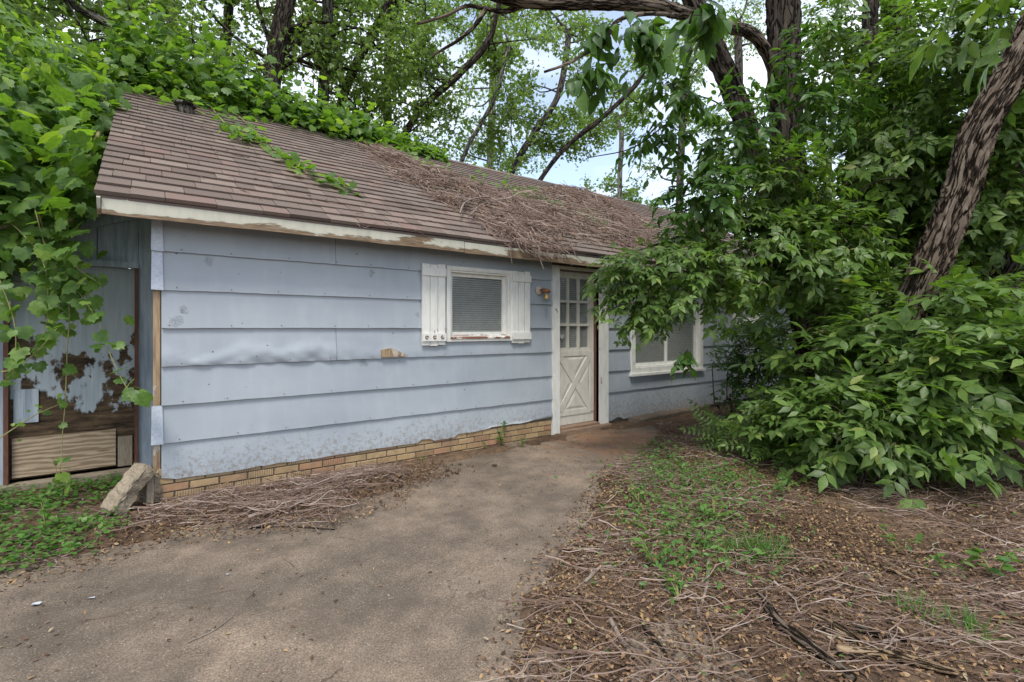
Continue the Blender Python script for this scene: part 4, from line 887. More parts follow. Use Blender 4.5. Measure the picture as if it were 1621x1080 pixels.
# sheet lying on the slope below the ridge
n = 520; t = rng.random(n); u = -.1 + t * 4.6; s = np.abs(rng.normal(0, .34, n)) * np.clip(.55 + .5 * np.sin(u * 2.1 + 1), .2, 1); p = np.stack([u, RIDGE_Y - s, RIDGE_Z - s * TANR + .06 + rng.random(n) * .10], -1); surf_leaf(Lv, p, np.array([0, -.45, .9]) + rv(n, .15), .14, n)
def runner(pix, n, spread, size, up=.06, Lx=None):
    Lx = Lv if Lx is None else Lx
    c = crom([rf(x, y, up) for x, y in pix], 30); G.tube(c, np.linspace(.008, .003, 30), 5)
    i = rng.integers(0, 30, n); p = c[i] + np.stack([rng.normal(0, spread, n), rng.normal(0, spread, n), np.zeros(n)], -1); p[:, 2] = EAVE_Z + (p[:, 1] - EAVE_Y) * TANR + .04 + rng.random(n) * .10
    Lx.add(p, rv(n, .6) + np.array([.2, -.5, -.3]), np.array([0, -.4, .9]) + rv(n, .22), size * rng.uniform(.5, 1.1, n))
runner([(345, 160), (385, 190), (425, 228), (465, 258), (505, 285), (552, 303)], 110, .085, .125)
runner([(330, 165), (360, 200), (380, 215), (400, 230)], 60, .12, .13)
runner([(225, 140), (255, 152), (285, 158)], 26, .06, .10)
runner([(600, 222), (640, 245), (665, 258), (690, 262)], 40, .16, .12)
runner([(690, 270), (740, 280), (765, 285), (760, 265)], 26, .14, .11); runner([(805, 270), (806, 285), (802, 298)], 14, .06, .10)
for a, b in ((( -.6, .6, 2.3), (-.55, 3.9, 4.9)), ((-1.8, .9, .0), (-1.3, 1.4, 2.6)), ((-1.5, 1.0, .0), (-1.0, 2.2, 3.4)), ((-2.6, .8, .0), (-2.2, 1.6, 2.9))):
    G.tube(crom([a, np.add(a, b) / 2 + rv(1, .2)[0], b], 14), np.linspace(.028, .012, 14), 6)
G.obj('stems', MAT['green_stem'], vine, True)['kind'] = 'stuff'
Lv.out(vine, ['grape'], MAT['leaf_vine'], 300)
# hanging curtain in front of the shed door
hang = root('hanging_vine', 'grapevine strands with broad toothed leaves hanging before the shed door', 'vine', (-.8, .45, 0))
Lv = Leaves(); G = Geo()
for pix, Z0, Z1, nl, sz in (([(60, 330), (80, 400), (120, 450), (143, 478), (160, 520), (178, 570), (205, 620), (237, 646)], 4.1, 3.7, 22, .145), ([(55, 330), (75, 400), (108, 470), (106, 560), (103, 640), (98, 700), (100, 760)], 4.0, 3.75, 16, .12),
        ([(0, 340), (35, 370), (70, 420), (75, 500), (60, 560)], 3.9, 3.7, 26, .15), ([(20, 330), (60, 400), (100, 440), (130, 470), (150, 500)], 4.0, 3.8, 26, .14), ([(-30, 590), (20, 585), (60, 555), (90, 520)], 3.6, 3.7, 12, .12),
        ([(-20, 400), (10, 470), (25, 530), (20, 600)], 3.5, 3.5, 20, .14), ([(90, 340), (100, 400), (130, 430), (160, 450)], 4.2, 3.9, 26, .12), ([(-10, 700), (20, 680), (60, 655), (95, 640)], 3.6, 3.8, 14, .06), ([(40, 320), (70, 380), (95, 430), (90, 500)], 4.2, 3.9, 30, .14)):
    c = crom([cp(x, y, Z0 + (Z1 - Z0) * i / (len(pix) - 1)) for i, (x, y) in enumerate(pix)], 24); G.tube(c, np.linspace(.006, .0025, 24), 5)
    i = rng.integers(3, 24, nl); i[0] = 23; p = c[i] + rv(nl, .035) + (0, 0, .02); Lv.add(p, rv(nl, .6) + np.array([0, -.2, -.6]), np.array([0, -.65, .6]) + rv(nl, .3), sz * .85 * rng.uniform(.45, 1.12, nl))
for (x, y, Z, rx, ry, nn) in ((60, 380, 4.1, .2, .16, 24), (30, 430, 3.9, .2, .28, 26), (100, 455, 4.0, .2, .13, 24), (30, 345, 4.2, .25, .15, 28), (10, 360, 4.1, .25, .3, 26), (110, 510, 3.95, .16, .12, 12)):
    p = cp(x, y, Z) + RIGHT * rng.normal(0, rx * .6, (nn, 1)) + FWD * rng.normal(0, .1, (nn, 1)) + np.array([0, 0, 1]) * rng.normal(0, ry * .6, (nn, 1)); Lv.add(p, rv(nn, .5) + np.array([0, -.2, -.7]), np.array([0, -.65, .6]) + rv(nn, .3), .11 * rng.uniform(.5, 1.15, nn))
G.obj('stems', MAT['green_stem'], hang, True)['kind'] = 'stuff'
Lv.out(hang, ['grape'], MAT['leaf_vine'], 300)

# ================================================================ big trees on the right
ta = root('tree', 'tall dark forked tree with deeply furrowed bark overhanging the house', 'tree', cl(4.35, 7.0, 0))
def zp(seq): return [cp(x, y, Z) for x, y, Z in seq]
G = Geo(); barktube(G, zp([(1302, 700, 7), (1292, 600, 7), (1280, 480, 7), (1266, 380, 7), (1250, 270, 6.95), (1243, 180, 6.9), (1240, 60, 6.8), (1234, -60, 6.7), (1225, -260, 6.6), (1215, -420, 6.6)]), [.30, .27, .25, .235, .225, .22, .215, .2, .16, .1], 130, 44, .12, 3, 9)
G.obj('trunk', MAT['bark_dark'], ta, True)
G = Geo(); barktube(G, zp([(1272, 440, 7), (1240, 350, 6.9), (1212, 285, 6.8), (1182, 200, 6.7), (1150, 120, 6.6), (1118, 55, 6.5), (1085, -30, 6.4), (1040, -160, 6.2), (1000, -300, 6.2)]), [.18, .15, .14, .145, .145, .14, .12, .09, .05], 90, 32, .12, 8, 8)
G.obj('limb', MAT['bark_dark'], ta, True)
G = Geo(); barktube(G, zp([(1232, 140, 6.75), (1212, 80, 6.5), (1180, 48, 6.2), (1130, 40, 5.7), (1085, 22, 5.2), (1030, 8, 4.9), (950, 4, 4.6), (860, 5, 4.4), (800, -2, 4.3), (740, -20, 4.2)]), [.07, .08, .075, .075, .075, .07, .065, .055, .048, .04], 80, 18, .13, 12, 7)
G.obj('limb', MAT['bark_near'], ta, True)
for seq, r in (([(835, 5, 4.4), (800, 18, 4.35), (770, 14, 4.3), (738, 10, 4.3), (705, 25, 4.25), (660, 38, 4.2)], .026), ([(768, 16, 4.3), (752, 40, 4.25), (728, 62, 4.2), (705, 76, 4.2), (684, 89, 4.2)], .022), ([(1085, 25, 5.2), (1020, 22, 4.4), (975, 35, 4.1), (960, 65, 4.0), (945, 75, 4.0), (900, 100, 3.9), (862, 114, 3.8)], .022)):
    G = Geo(); barktube(G, zp(seq), [r, r * .85, r * .7, r * .6, r * .45][:max(2, min(5, len(seq)))], 40, 10, .10, 4); G.obj('limb', MAT['bark_near'], ta, True)
G = Geo()
for seq, r in (([(1130, 60, 6), (1085, 120, 5.2), (1075, 180, 5), (1050, 200, 4.9), (1000, 235, 4.8), (930, 250, 4.8)], .014), ([(1180, 200, 6.7), (1130, 160, 6), (1070, 150, 5.5), (1030, 165, 5.3)], .012), ([(1225, 290, 6.8), (1170, 330, 6), (1110, 360, 5.6), (1060, 380, 5.3), (1000, 400, 5.1)], .025), ([(1290, 415, 6.8), (1265, 410, 6.0), (1235, 440, 5.6), (1180, 450, 5.3), (1100, 430, 5.0), (1020, 440, 4.8)], .028), ([(1290, 330, 6.9), (1330, 300, 6.4), (1400, 265, 6), (1480, 235, 5.8)], .02), ([(1275, 350, 6.9), (1340, 330, 6), (1380, 290, 5.6), (1450, 280, 5.4)], .016), ([(1240, 420, 6.5), (1310, 395, 6), (1370, 340, 5.5)], .014)):
    G.tube(crom(zp(seq), 26), np.linspace(r, r * .3, 26), 6)
G.obj('twigs', MAT['bark_dark'], ta, True)['kind'] = 'stuff'
Lv = Leaves(); G = Geo()
def bl_(pxx, pyy, Z, r, n, ln, nl, size, **k): hull(Lv, G, cp(pxx, pyy, Z), r, n, ln, nl, size, **k)
bl_(985, 45, 4.0, (.36, .22, .17), 22, .22, 7, .17, droop=.8, inner=.3)         # glossy leaves hanging from the top limb
bl_(930, 115, 3.9, (.17, .12, .14), 8, .18, 7, .17, droop=.9)
bl_(1070, 130, 4.8, (.40, .3, .42), 34, .3, 8, .13, droop=.6)
bl_(1045, 215, 5.2, (.42, .3, .30), 26, .3, 8, .12, droop=.6)
bl_(1110, 20, 3.0, (.15, .10, .11), 8, .16, 5, .17, droop=.9)
bl_(1110, 300, 5.0, (.45, .35, .34), 44, .32, 8, .14, droop=.6)
bl_(1180, 210, 5.4, (.55, .4, .7), 60, .34, 9, .13, droop=.5)
bl_(1290, 130, 5.8, (.6, .4, .8), 60, .36, 9, .14, droop=.5)
bl_(1240, 330, 5.8, (.5, .3, .35), 36, .32, 8, .14, droop=.5)
bl_(1090, 560, 4.6, (.10, .08, .06), 5, .16, 6, .13, droop=.9)
G.obj('leafy_twigs', MAT['bark_dark'], ta, True)['kind'] = 'stuff'
Lv.out(ta, ['ovate', 'ovate2', 'ovate3'], MAT['leaf_glossy'], 300)

tb = root('tree', 'rough-barked trunk leaning steeply out of the frame at the upper right', 'tree', cp(1405, 740, 5.0) * (1, 1, 0))
G = Geo(); barktube(G, zp([(1385, 745, 5.1), (1410, 640, 5.1), (1440, 500, 5.0), (1488, 385, 4.9), (1522, 300, 4.8), (1553, 200, 4.7), (1607, 105, 4.6), (1680, -40, 4.5), (1760, -220, 4.4)]), [.20, .18, .16, .148, .142, .14, .135, .125, .10], 220, 72, .17, 21, 9)
G.obj('trunk', MAT['bark_near'], tb, True)
tc_ = root('tree', 'dark furrowed trunk in deep shade behind the leaning trunk', 'tree', cp(1535, 680, 7.0) * (1, 1, 0))
G = Geo(); barktube(G, zp([(1530, 690, 7.0), (1545, 560, 7), (1565, 440, 6.9), (1600, 330, 6.8), (1640, 180, 6.7), (1690, 0, 6.6), (1730, -250, 6.5)]), [.4, .36, .34, .32, .30, .26, .2], 90, 30, .2, 5, 10)
G.obj('trunk', MAT['bark_dark'], tc_, True)
td = root('tree', 'dark upright trunk glimpsed through the canopy at the upper right', 'tree', cp(1440, 640, 9.5) * (1, 1, 0))
G = Geo(); barktube(G, zp([(1445, 640, 9.5), (1440, 400, 9.5), (1432, 160, 9.4), (1420, 20, 9.3), (1395, -150, 9.2), (1380, -350, 9.2)]), [.3, .27, .25, .24, .2, .14], 60, 20, .15, 6, 8)
G.obj('trunk', MAT['bark_dark'], td, True)
te = root('tree', 'dark trunk half hidden in leaves between the forked tree and the leaning trunk', 'tree', cp(1345, 640, 8.4) * (1, 1, 0))
G = Geo(); barktube(G, zp([(1345, 655, 8.4), (1350, 560, 8.4), (1352, 430, 8.4), (1345, 300, 8.3), (1372, 150, 8.2), (1380, -40, 8.1), (1400, -300, 8)]), [.22, .19, .16, .14, .12, .11, .06], 60, 16, .13, 9, 7)
G.obj('trunk', MAT['bark_dark'], te, True)
# canopies of those trees (box-elder type compound leaves)
for tr_, blobs in ((td, ((1400, 120, 8.6, (1.7, 1.2, 1.5), 130), (1500, 260, 8.0, (1.8, 1.2, 1.1), 110), (1330, 60, 9.2, (1.2, 1.2, 1.4), 60))),
                   (tb, ((1540, 60, 5.6, (1.1, .8, .8), 80), (1440, 200, 6.2, (1.2, .8, .9), 105), (1590, 250, 6.0, (.8, .7, 1.0), 90), (1550, 330, 6.6, (.9, .7, .7), 60))),
                   (te, ((1360, 300, 7.2, (.9, .8, .9), 100), (1330, 420, 7.4, (.9, .8, .6), 70), (1450, 330, 7.0, (1.0, .7, .6), 80)))):
    Lv = Leaves(); G = Geo()
    for x, y, Z, r, n in blobs: bl_(x, y, Z, r, n, .55, 9, .31, inner=.45)
    if tr_ is tb:
        for x, y, Z in ((1490, 20, 1.75), (1560, 30, 1.7), (1595, 5, 1.6)): spray(Lv, G, cp(x + 60, y - 80, Z), cp(x, y, Z) - cp(x + 60, y - 80, Z), .2, 4, .20, .5)
    G.obj('leafy_twigs', MAT['bark_dark'], tr_, True)['kind'] = 'stuff'
    Lv.out(tr_, ['c5', 'c3', 'c5b'], MAT['leaf_elder'], 200)
# overhanging boughs in front of the second window
bo = root('box_elder', 'leafy bough of toothed leaves overhanging the second window and the eave', 'tree', cl(2.9, 6.4, 0))
Lv = Leaves(); G = Geo()
bl_(1160, 385, 5.5, (.95, .6, .45), 110, .4, 8, .25, bias=-RIGHT * .5, droop=.45, front=.5)
bl_(1070, 430, 5.0, (.75, .45, .40), 80, .34, 8, .21, bias=-RIGHT * .7, droop=.5, front=.5)
bl_(1010, 460, 4.8, (.35, .25, .34), 32, .28, 7, .17, bias=-RIGHT * .7, droop=.6)
bl_(985, 415, 4.7, (.28, .2, .14), 16, .22, 7, .14, bias=-RIGHT * .9, droop=.3)
bl_(1220, 290, 5.6, (.75, .5, .45), 60, .38, 8, .24, bias=-RIGHT * .2, front=.5)
bl_(1290, 380, 5.5, (.7, .5, .5), 64, .38, 8, .26, front=.5)
c = crom(zp([(1303, 690, 6.6), (1260, 520, 6.4), (1235, 440, 5.9), (1180, 435, 5.4), (1080, 430, 5.0), (985, 425, 4.7)]), 30)
c[0][2] = -.05; g2 = Geo(); g2.tube(c, np.linspace(.05, .006, 30), 8); g2.obj('limb', MAT['bark_dark'], bo, True)
G.obj('leafy_twigs', MAT['bark_near'], bo, True)['kind'] = 'stuff'
Lv.out(bo, ['c5', 'c3', 'c5b'], MAT['leaf_elder'], 300)

# ================================================================ shrubs on the right
def shrub(label, name, blobs, stems, tms, mat, nparts, hmin=.15):
    global Lv, G
    r_ = root(name, label, 'shrub', stems[0][0] * (1, 1, 0)); Lv = Leaves(); G = Geo()
    for c, rr, n, ln, nl, sz, *hm in blobs: hull(Lv, G, c, rr, n, ln, nl, sz, hmin=hm[0] if hm else hmin, inner=.3, front=.55, droop=.22)
    for a, b in stems:
        g2 = Geo(); mid = (a + b) / 2 + rv(1, .10)[0]; g2.tube(crom([a - (0, 0, .05), a * .7 + b * .3 + rv(1, .05)[0], mid, b], 14), np.linspace(.022, .006, 14), 7); g2.obj('stem', MAT['bark_near'], r_, True)
    G.obj('leafy_twigs', MAT['bark_near'], r_, True)['kind'] = 'stuff'
    Lv.out(r_, tms, mat, nparts)
    return r_
def gs(X, Z, X2, Z2, h): return (cl(X, Z, 0), cl(X2, Z2, h))
shrub('wide dense box elder thicket with drooping toothed leaves at the right', 'box_elder_thicket',
      [(cl(4.0, 5.3, 1.05), (1.1, 1.2, .95), 150, .5, 8, .33), (cl(4.9, 4.9, 1.25), (1.3, 1.0, .80), 130, .5, 8, .34, .75), (cl(3.15, 4.9, .5), (.7, .7, .40), 78, .42, 8, .26), (cl(3.3, 4.3, .55), (.75, .5, .42), 60, .4, 8, .28), (cl(4.4, 6.2, 1.7), (1.5, 1.0, .6), 80, .5, 8, .31), (cl(4.2, 4.2, 1.0), (.8, .5, .45), 52, .42, 8, .31, .7)],
      [gs(3.0, 4.25, 3.3, 4.2, .8), gs(3.42, 4.3, 3.5, 4.6, 1.2), gs(3.8, 5.0, 3.6, 4.8, 1.5), gs(4.4, 4.9, 4.5, 4.6, 1.5), gs(4.0, 4.6, 4.3, 4.2, 1.1), gs(4.9, 5.0, 5.2, 4.7, 1.6), gs(3.5, 5.5, 3.0, 5.3, .9), gs(4.7, 5.6, 4.4, 6, 2.0)], ['c5', 'c3', 'c5b'], MAT['leaf_elder'], 300)
shrub('dark tangled thicket behind the trunks at the right edge', 'thicket',
      [(cl(7.0, 8.2, 1.5), (1.6, 1.2, 1.3), 90, .6, 8, .34), (cl(5.6, 8.4, 1.3), (1.3, 1.0, 1.1), 60, .6, 8, .34), (cl(8.6, 7.6, 1.8), (1.5, 1.2, 1.5), 70, .6, 8, .34)], [gs(6.5, 8.2, 6.3, 8, 1.8), gs(7.4, 8.2, 7.6, 8, 2.2), gs(5.6, 8.4, 5.4, 8.2, 1.8)], ['c5', 'c3'], MAT['leaf_elder'], 0)
shrub('low privet shrub with small leaves in front of the far wall', 'privet_shrub',
      [(cl(3.45, 7.2, .75), (.5, .6, .7), 140, .34, 14, .07), (cl(3.7, 7.3, 1.1), (.6, .6, .55), 110, .34, 14, .07), (cl(3.1, 7.0, 1.0), (.25, .3, .3), 24, .3, 14, .06)], [gs(3.3, 7.3, 3.1, 7.0, 1.0), gs(3.5, 7.3, 3.7, 7.2, 1.3), gs(3.2, 7.4, 2.9, 7.1, .9)], ['ovate'], MAT['leaf_glossy'], 0)
shrub('low spreading shrub with pinnate leaves at the edge of the kerb bed', 'pinnate_shrub',
      [(cl(2.85, 5.5, .32), (.55, .6, .30), 42, .3, 6, .34), (cl(3.15, 5.1, .30), (.5, .5, .26), 36, .3, 6, .32)], [gs(3.0, 5.6, 2.75, 5.5, .4), gs(3.1, 5.4, 3.2, 5.1, .4), gs(2.95, 5.7, 2.7, 5.8, .35)], ['pin'], MAT['leaf_elder'], 120, .06)
# pinnate leaves of a neighbour's branch at the top left corner
tl = root('tree', 'yellow-green pinnate-leaved tree reaching in at the top left corner', 'tree', cp(-330, 900, 3.4) * (1, 1, 0))
Lv = Leaves(); G = Geo(); G2 = Geo()
barktube(G2, [cp(-330, 900, 3.4) * (1, 1, 0) - (0, 0, .05), cp(-320, 400, 3.4), cp(-250, 60, 3.4), cp(-120, -30, 3.4)], [.07, .055, .03, .015], 40, 10, .08); G2.obj('trunk', MAT['bark_far'], tl, True)
for k in range(9):
    s = cp(rnd.uniform(-130, -20), rnd.uniform(-80, 50), rnd.uniform(3.0, 3.9)); spray(Lv, G, s, RIGHT * .8 + rv(1, .3)[0] - (0, 0, .2), .3, 3, .5, .5)
G.obj('leafy_twigs', MAT['green_stem'], tl, True)['kind'] = 'stuff'
Lv.out(tl, ['pin'], MAT['leaf_vine'], 100)
# ================================================================ dead vines on the roof
def twig_tm(seed, sides=3, n=6):
    r_ = np.random.default_rng(seed); y = np.linspace(-.5, .5, n); x = np.cumsum(r_.normal(0, .042, n)); z = np.cumsum(r_.normal(0, .02, n)) + .02 * np.sin(y * 6)
    g = Geo(); g.tube(np.stack([x - x.mean(), y, z - z.mean()], -1), np.linspace(.011, .005, n), sides); return np.concatenate(g.V), g.F
TW = [twig_tm(k) for k in range(10)]
def scatter_twigs(G, p, T, N, ln, thick):
    Mx = frames(T, N); Mx = Mx * np.stack([thick, ln, thick], -1)[:, None, :]; k = rng.integers(0, len(TW), len(p))
    Mx[:, :, 0] = Mx[:, :, 0]; 
    for j, (tv, tf) in enumerate(TW):
        s = k == j
        if s.any(): G.inst(tv, tf, p[s], Mx[s])
def sample_poly(P, n):
    P = np.array(P); lo, hi = P.min(0), P.max(0); out = []
    while sum(len(o) for o in out) < n:
        q = rng.uniform(lo, hi, (n * 3, 2)); out.append(q[inpoly(q[:, 0], q[:, 1], P)])
    return np.concatenate(out)[:n]
RP1 = [tuple(rf(*q)[:2]) for q in ((548, 212), (600, 235), (660, 262), (760, 300), (850, 330), (905, 372), (940, 385), (900, 398), (840, 398), (800, 380), (745, 352), (690, 318), (640, 290), (595, 255))]
RP2 = [tuple(rf(*q)[:2]) for q in ((790, 305), (850, 300), (905, 298), (985, 330), (1040, 360), (1040, 400), (960, 402), (900, 370), (850, 335))]
def on_roof(q, up): return np.column_stack([q, EAVE_Z + (q[:, 1] - EAVE_Y) * TANR + up])
dv = root('dead_vine', 'heap of dry brown vine stems lying across the middle of the roof', 'dead vine', tuple(rf(780, 340)))
G = Geo(); GL = Geo()
for PP, n, nlv in ((RP1, 1700, 2600), (RP2, 1100, 2800)):
    q = sample_poly(PP, n * 2); q = q[fbm(q[:, 0] * 2.3, q[:, 1] * 2.3, 61) > rng.uniform(.38, .6, len(q))]; n = len(q); d = -sdist(q[:, 0], q[:, 1], PP); up = .03 + rng.random(n) * np.clip(d * .45, 0, .16); a = rng.normal(-.9, 1.0, n)
    T = np.stack([np.cos(a), np.sin(a), np.sin(a) * TANR], -1) + rv(n, .12); ln = rng.uniform(.15, .75, n); scatter_twigs(G, on_roof(q, up), T, nup + rv(n, .1), ln, .28 + .62 * rng.random(n) ** 2)
    q = sample_poly(PP, nlv); d = -sdist(q[:, 0], q[:, 1], PP); p = on_roof(q, .02 + rng.random(nlv) * np.clip(d * .3, 0, .10)); GL.inst(TM['ovate3'][0], TM['ovate3'][1], p, frames(rv(nlv), nup + rv(nlv, .5)) * rng.uniform(.02, .06, nlv)[:, None, None])
# stray stems over the clean shingles and over the eave
q = sample_poly([tuple(rf(*z)[:2]) for z in ((330, 200), (560, 240), (800, 370), (880, 395), (560, 360), (300, 300))], 150); a = rng.uniform(0, 6.28, 150)
scatter_twigs(G, on_roof(q, .022), np.stack([np.cos(a), np.sin(a), np.sin(a) * TANR], -1), np.tile(nup, (150, 1)), rng.uniform(.06, .3, 150), rng.uniform(.2, .45, 150))
n = 46; e = np.stack([rng.uniform(rf(800, 398)[0], rf(905, 405)[0], n), rng.normal(EAVE_Y + .05, .12, n), np.full(n, 0.)], -1); e[:, 2] = np.where(e[:, 1] > EAVE_Y, EAVE_Z + (e[:, 1] - EAVE_Y) * TANR + .03, EAVE_Z - .03)
scatter_twigs(G, e, np.stack([rng.normal(.25, .3, n), np.full(n, -.7), rng.normal(-.6, .35, n)], -1), rv(n), rng.uniform(.25, .6, n), rng.uniform(.4, .9, n))
tag(G.obj('stems', MAT['dead_stem'], dv), kind='stuff'); tag(GL.obj('dry_leaves', MAT['litter'], dv), kind='stuff')
for seq, r in (([(728, 338), (735, 322), (752, 314), (775, 312), (793, 318)], .014), ([(745, 340), (760, 325), (772, 320)], .010), ([(752, 292), (756, 302), (760, 312)], .010), ([(820, 330), (850, 362), (880, 385), (905, 392)], .008)):
    g = Geo(); g.tube(crom([rf(x, y, .13) for x, y in seq], 16), np.linspace(r, r * .5, 16), 6); g.obj('stem', MAT['twig'], dv, True)
ms = root('roof_weeds', 'strip of small green weeds growing in the roof debris', 'weeds', tuple(rf(850, 320)))
Lv = Leaves()
q = sample_poly([tuple(rf(*z)[:2]) for z in ((805, 302), (850, 302), (858, 318), (835, 322), (812, 316))], 700); p = on_roof(q, .05 + rng.random(700) * .05); Lv.add(p, rv(700), nup + rv(700, .6), rng.uniform(.02, .05, 700))
c = crom([rf(x, y, .05) for x, y in ((855, 315), (890, 330), (925, 345), (960, 362))], 20); i = rng.integers(0, 20, 420); Lv.add(c[i] + rv(420, .05), rv(420), nup + rv(420, .6), rng.uniform(.02, .055, 420))
TM['rh'] = RHOMB; Lv.out(ms, ['ovate'], MAT['leaf_weed'], 0)

# ================================================================ litter and twigs on the ground
DEB = [tuple(gd(*p)[:2]) for p in ((1040, 690), (960, 760), (925, 830), (870, 900), (850, 960), (800, 1075))] + [tuple(cl(X, Z, 0)[:2]) for X, Z in ((.05, 1.2), (2.5, .9), (5.5, 2.5), (6.5, 5.0), (4.5, 6.0), (2.6, 6.6), (2.2, 7.2))]
def gp(q, up): return np.column_stack([q, np.maximum(ground_z(q[:, 0], q[:, 1]), 0.002) + up])
G = Geo(); q = sample_poly(DEB, 11000); w_ = fbm(q[:, 0] * 1.1, q[:, 1] * 1.1, 44); q = q[w_ > rng.uniform(.32, .66, len(q))]; n = len(q)
a = rng.normal(.15, .75, n); T = RIGHT * np.cos(a)[:, None] - FWD * np.sin(a)[:, None] * .9 + np.array([0, 0, 1]) * rng.normal(0, .10, n)[:, None]
scatter_twigs(G, gp(q, .008 + rng.random(n) * .03), T, np.tile((0, 0, 1.), (n, 1)) + rv(n, .1), rng.uniform(.05, .45, n), .10 + .36 * rng.random(n) ** 2.6)
tag(G.obj('ground_twigs', MAT['dead_stem']), 'thin dry twigs strewn over the bare soil at the right', 'twigs', kind='stuff')
G = Geo()
def litter(q, smin=.012, smax=.036, up=.012):
    n = len(q); G.inst(TM['ovate3'][0] * (1, 1, 2.2), TM['ovate3'][1], gp(q, .004 + rng.random(n) * up), frames(rv(n) * (1, 1, .3), rv(n, .38) + (0, 0, 1)) * rng.uniform(smin, smax, n)[:, None, None])
q = sample_poly(DEB, 46000); w_ = fbm(q[:, 0] * 1.1, q[:, 1] * 1.1, 71); q = q[w_ > rng.uniform(.2, .62, len(q))]; litter(q, .012, .042, .02)
q = sample_poly(DEB, 90000); w_ = fbm(q[:, 0] * 1.6, q[:, 1] * 1.6, 33); q = q[w_ > rng.uniform(.22, .66, len(q))]; n = len(q)   # broken crumbs of older leaves
G.inst(RH1[0], RH1[1], gp(q, .003 + rng.random(n) * .012), frames(rv(n) * (1, 1, .3), rv(n, .45) + (0, 0, 1)) * (np.array([1.5, 1, 1.5]) * rng.uniform(.007, .024, n)[:, None])[:, None, :])
edge = [tuple(gd(*p)[:2]) for p in ((990, 720), (945, 745), (890, 830), (830, 900), (800, 960), (740, 1078), (900, 1078), (960, 900), (1000, 800))]
litter(sample_poly(edge, 1700), .012, .034)
litter(sample_poly([tuple(gd(*p)[:2]) for p in ((-40, 860), (120, 850), (240, 800), (330, 800), (520, 800), (560, 820), (300, 845), (180, 895), (-40, 950))], 1500))
litter(sample_poly([tuple(gd(*p)[:2]) for p in ((200, 840), (240, 800), (620, 742), (700, 735), (640, 800), (520, 845), (250, 865))], 3200), .012, .034, .05)
q = sample_poly(PATH, 3200); q = q[fbm(q[:, 0] * 2, q[:, 1] * 2, 90) > .45]; litter(q, .006, .03, .004)
tag(G.obj('leaf_litter', MAT['litter']), 'tan and brown dead leaves scattered over soil and path edges', 'leaf litter', kind='stuff')
# heap of dead stems below the bricks
G = Geo(); HP = [tuple(gd(*p)[:2]) for p in ((190, 850), (262, 796), (420, 772), (620, 742), (640, 765), (560, 800), (525, 832), (420, 838), (300, 832))]
q = sample_poly(HP, 850); d = -sdist(q[:, 0], q[:, 1], HP); n = len(q); a = rng.normal(.2, 1.0, n)
scatter_twigs(G, gp(q, .012 + rng.random(n) * np.clip(d * .5, .02, .09)), RIGHT * np.cos(a)[:, None] + FWD * np.sin(a)[:, None] * .8 + rv(n, .1), (0, 0, 1) + rv(n, .1), rng.uniform(.08, .5, n), .15 + .4 * rng.random(n) ** 2)
q = sample_poly(PATH, 130); a = rng.uniform(0, 6.28, 130); scatter_twigs(G, gp(q, .004), np.stack([np.cos(a), np.sin(a), 0 * a], -1), np.tile((0, 0, 1.), (130, 1)), rng.uniform(.04, .22, 130), rng.uniform(.12, .35, 130))
q = sample_poly([tuple(gd(*p)[:2]) for p in ((-40, 800), (180, 780), (230, 830), (100, 890), (-40, 940))], 260); a = rng.uniform(0, 6.28, 260); scatter_twigs(G, gp(q, .01), np.stack([np.cos(a), np.sin(a), 0 * a], -1), np.tile((0, 0, 1.), (260, 1)), rng.uniform(.06, .4, 260), rng.uniform(.15, .5, 260))
tag(G.obj('twig_heap', MAT['dead_stem']), 'tangle of dead brown stems heaped along the foot of the bricks', 'twigs', kind='stuff')
# soil clods on the heap of dark earth
G = Geo(); q = np.column_stack([rng.normal(gd(600, 768)[0], .38, 700), rng.normal(gd(600, 768)[1], .12, 700)]); cube = np.array([(-1, -1, -.6), (1, -1, -.7), (1.1, 1, -.6), (-1, .9, -.6), (-.8, -.7, .6), (.7, -.8, .5), (.8, .7, .7), (-.7, .8, .5)]); cf = [np.array([(0, 3, 2, 1), (4, 5, 6, 7), (0, 1, 5, 4), (1, 2, 6, 5), (2, 3, 7, 6), (3, 0, 4, 7)])]
G.inst(cube, cf, gp(q, .004), frames(rv(700), rv(700)) * (rng.random(700) ** 2.2 * .018 + .003)[:, None, None]); q = sample_poly(DEB, 900); G.inst(cube, cf, gp(q, .003), frames(rv(900), rv(900)) * (rng.random(900) ** 2.5 * .014 + .003)[:, None, None])
tag(G.obj('soil_clods', MAT['soil']), 'crumbs of dark broken soil below the bricks and among the twigs', 'soil', kind='stuff')
# ---- individual branches and logs
def stick(label, seq, r, mat='twig', name='fallen_branch', taper=.5, amp=.10, up=None, cat='branch', forks=()):
    pts = []
    for x, y in seq:
        p = gd(x, y, r); p[2] = max(float(ground_z(np.array([p[0]]), np.array([p[1]]))[0]), 0.0) + r * .8; pts.append(p)
    G = Geo(); barktube(G, pts, [r, r * (1 + taper) / 2, r * taper], 36, 12, amp, rnd.randint(0, 50), 5)
    for a, b, rr in forks: A, B = gd(*a, r), gd(*b, r); A[2] = B[2] = r + .01; G.tube(crom([A, (A + B) / 2 + rv(1, .01)[0], B], 10), np.linspace(rr, rr * .5, 10), 7)
    o = G.obj(name, MAT[mat], None, True); tag(o, label, cat, 'branches and logs lying on the soil'); return o
stick('long grey branch with a forked upper end at the bottom right', [(1212, 965), (1232, 990), (1262, 1015), (1300, 1040), (1350, 1080)], .026, 'bark_near', taper=.8, forks=(((1240, 996), (1198, 940), .014),))
stick('short crumbling brown log above the long grey branch', [(1285, 985), (1320, 998), (1362, 1022)], .026, 'rotten', 'rotten_log', .6, .45, cat='log')
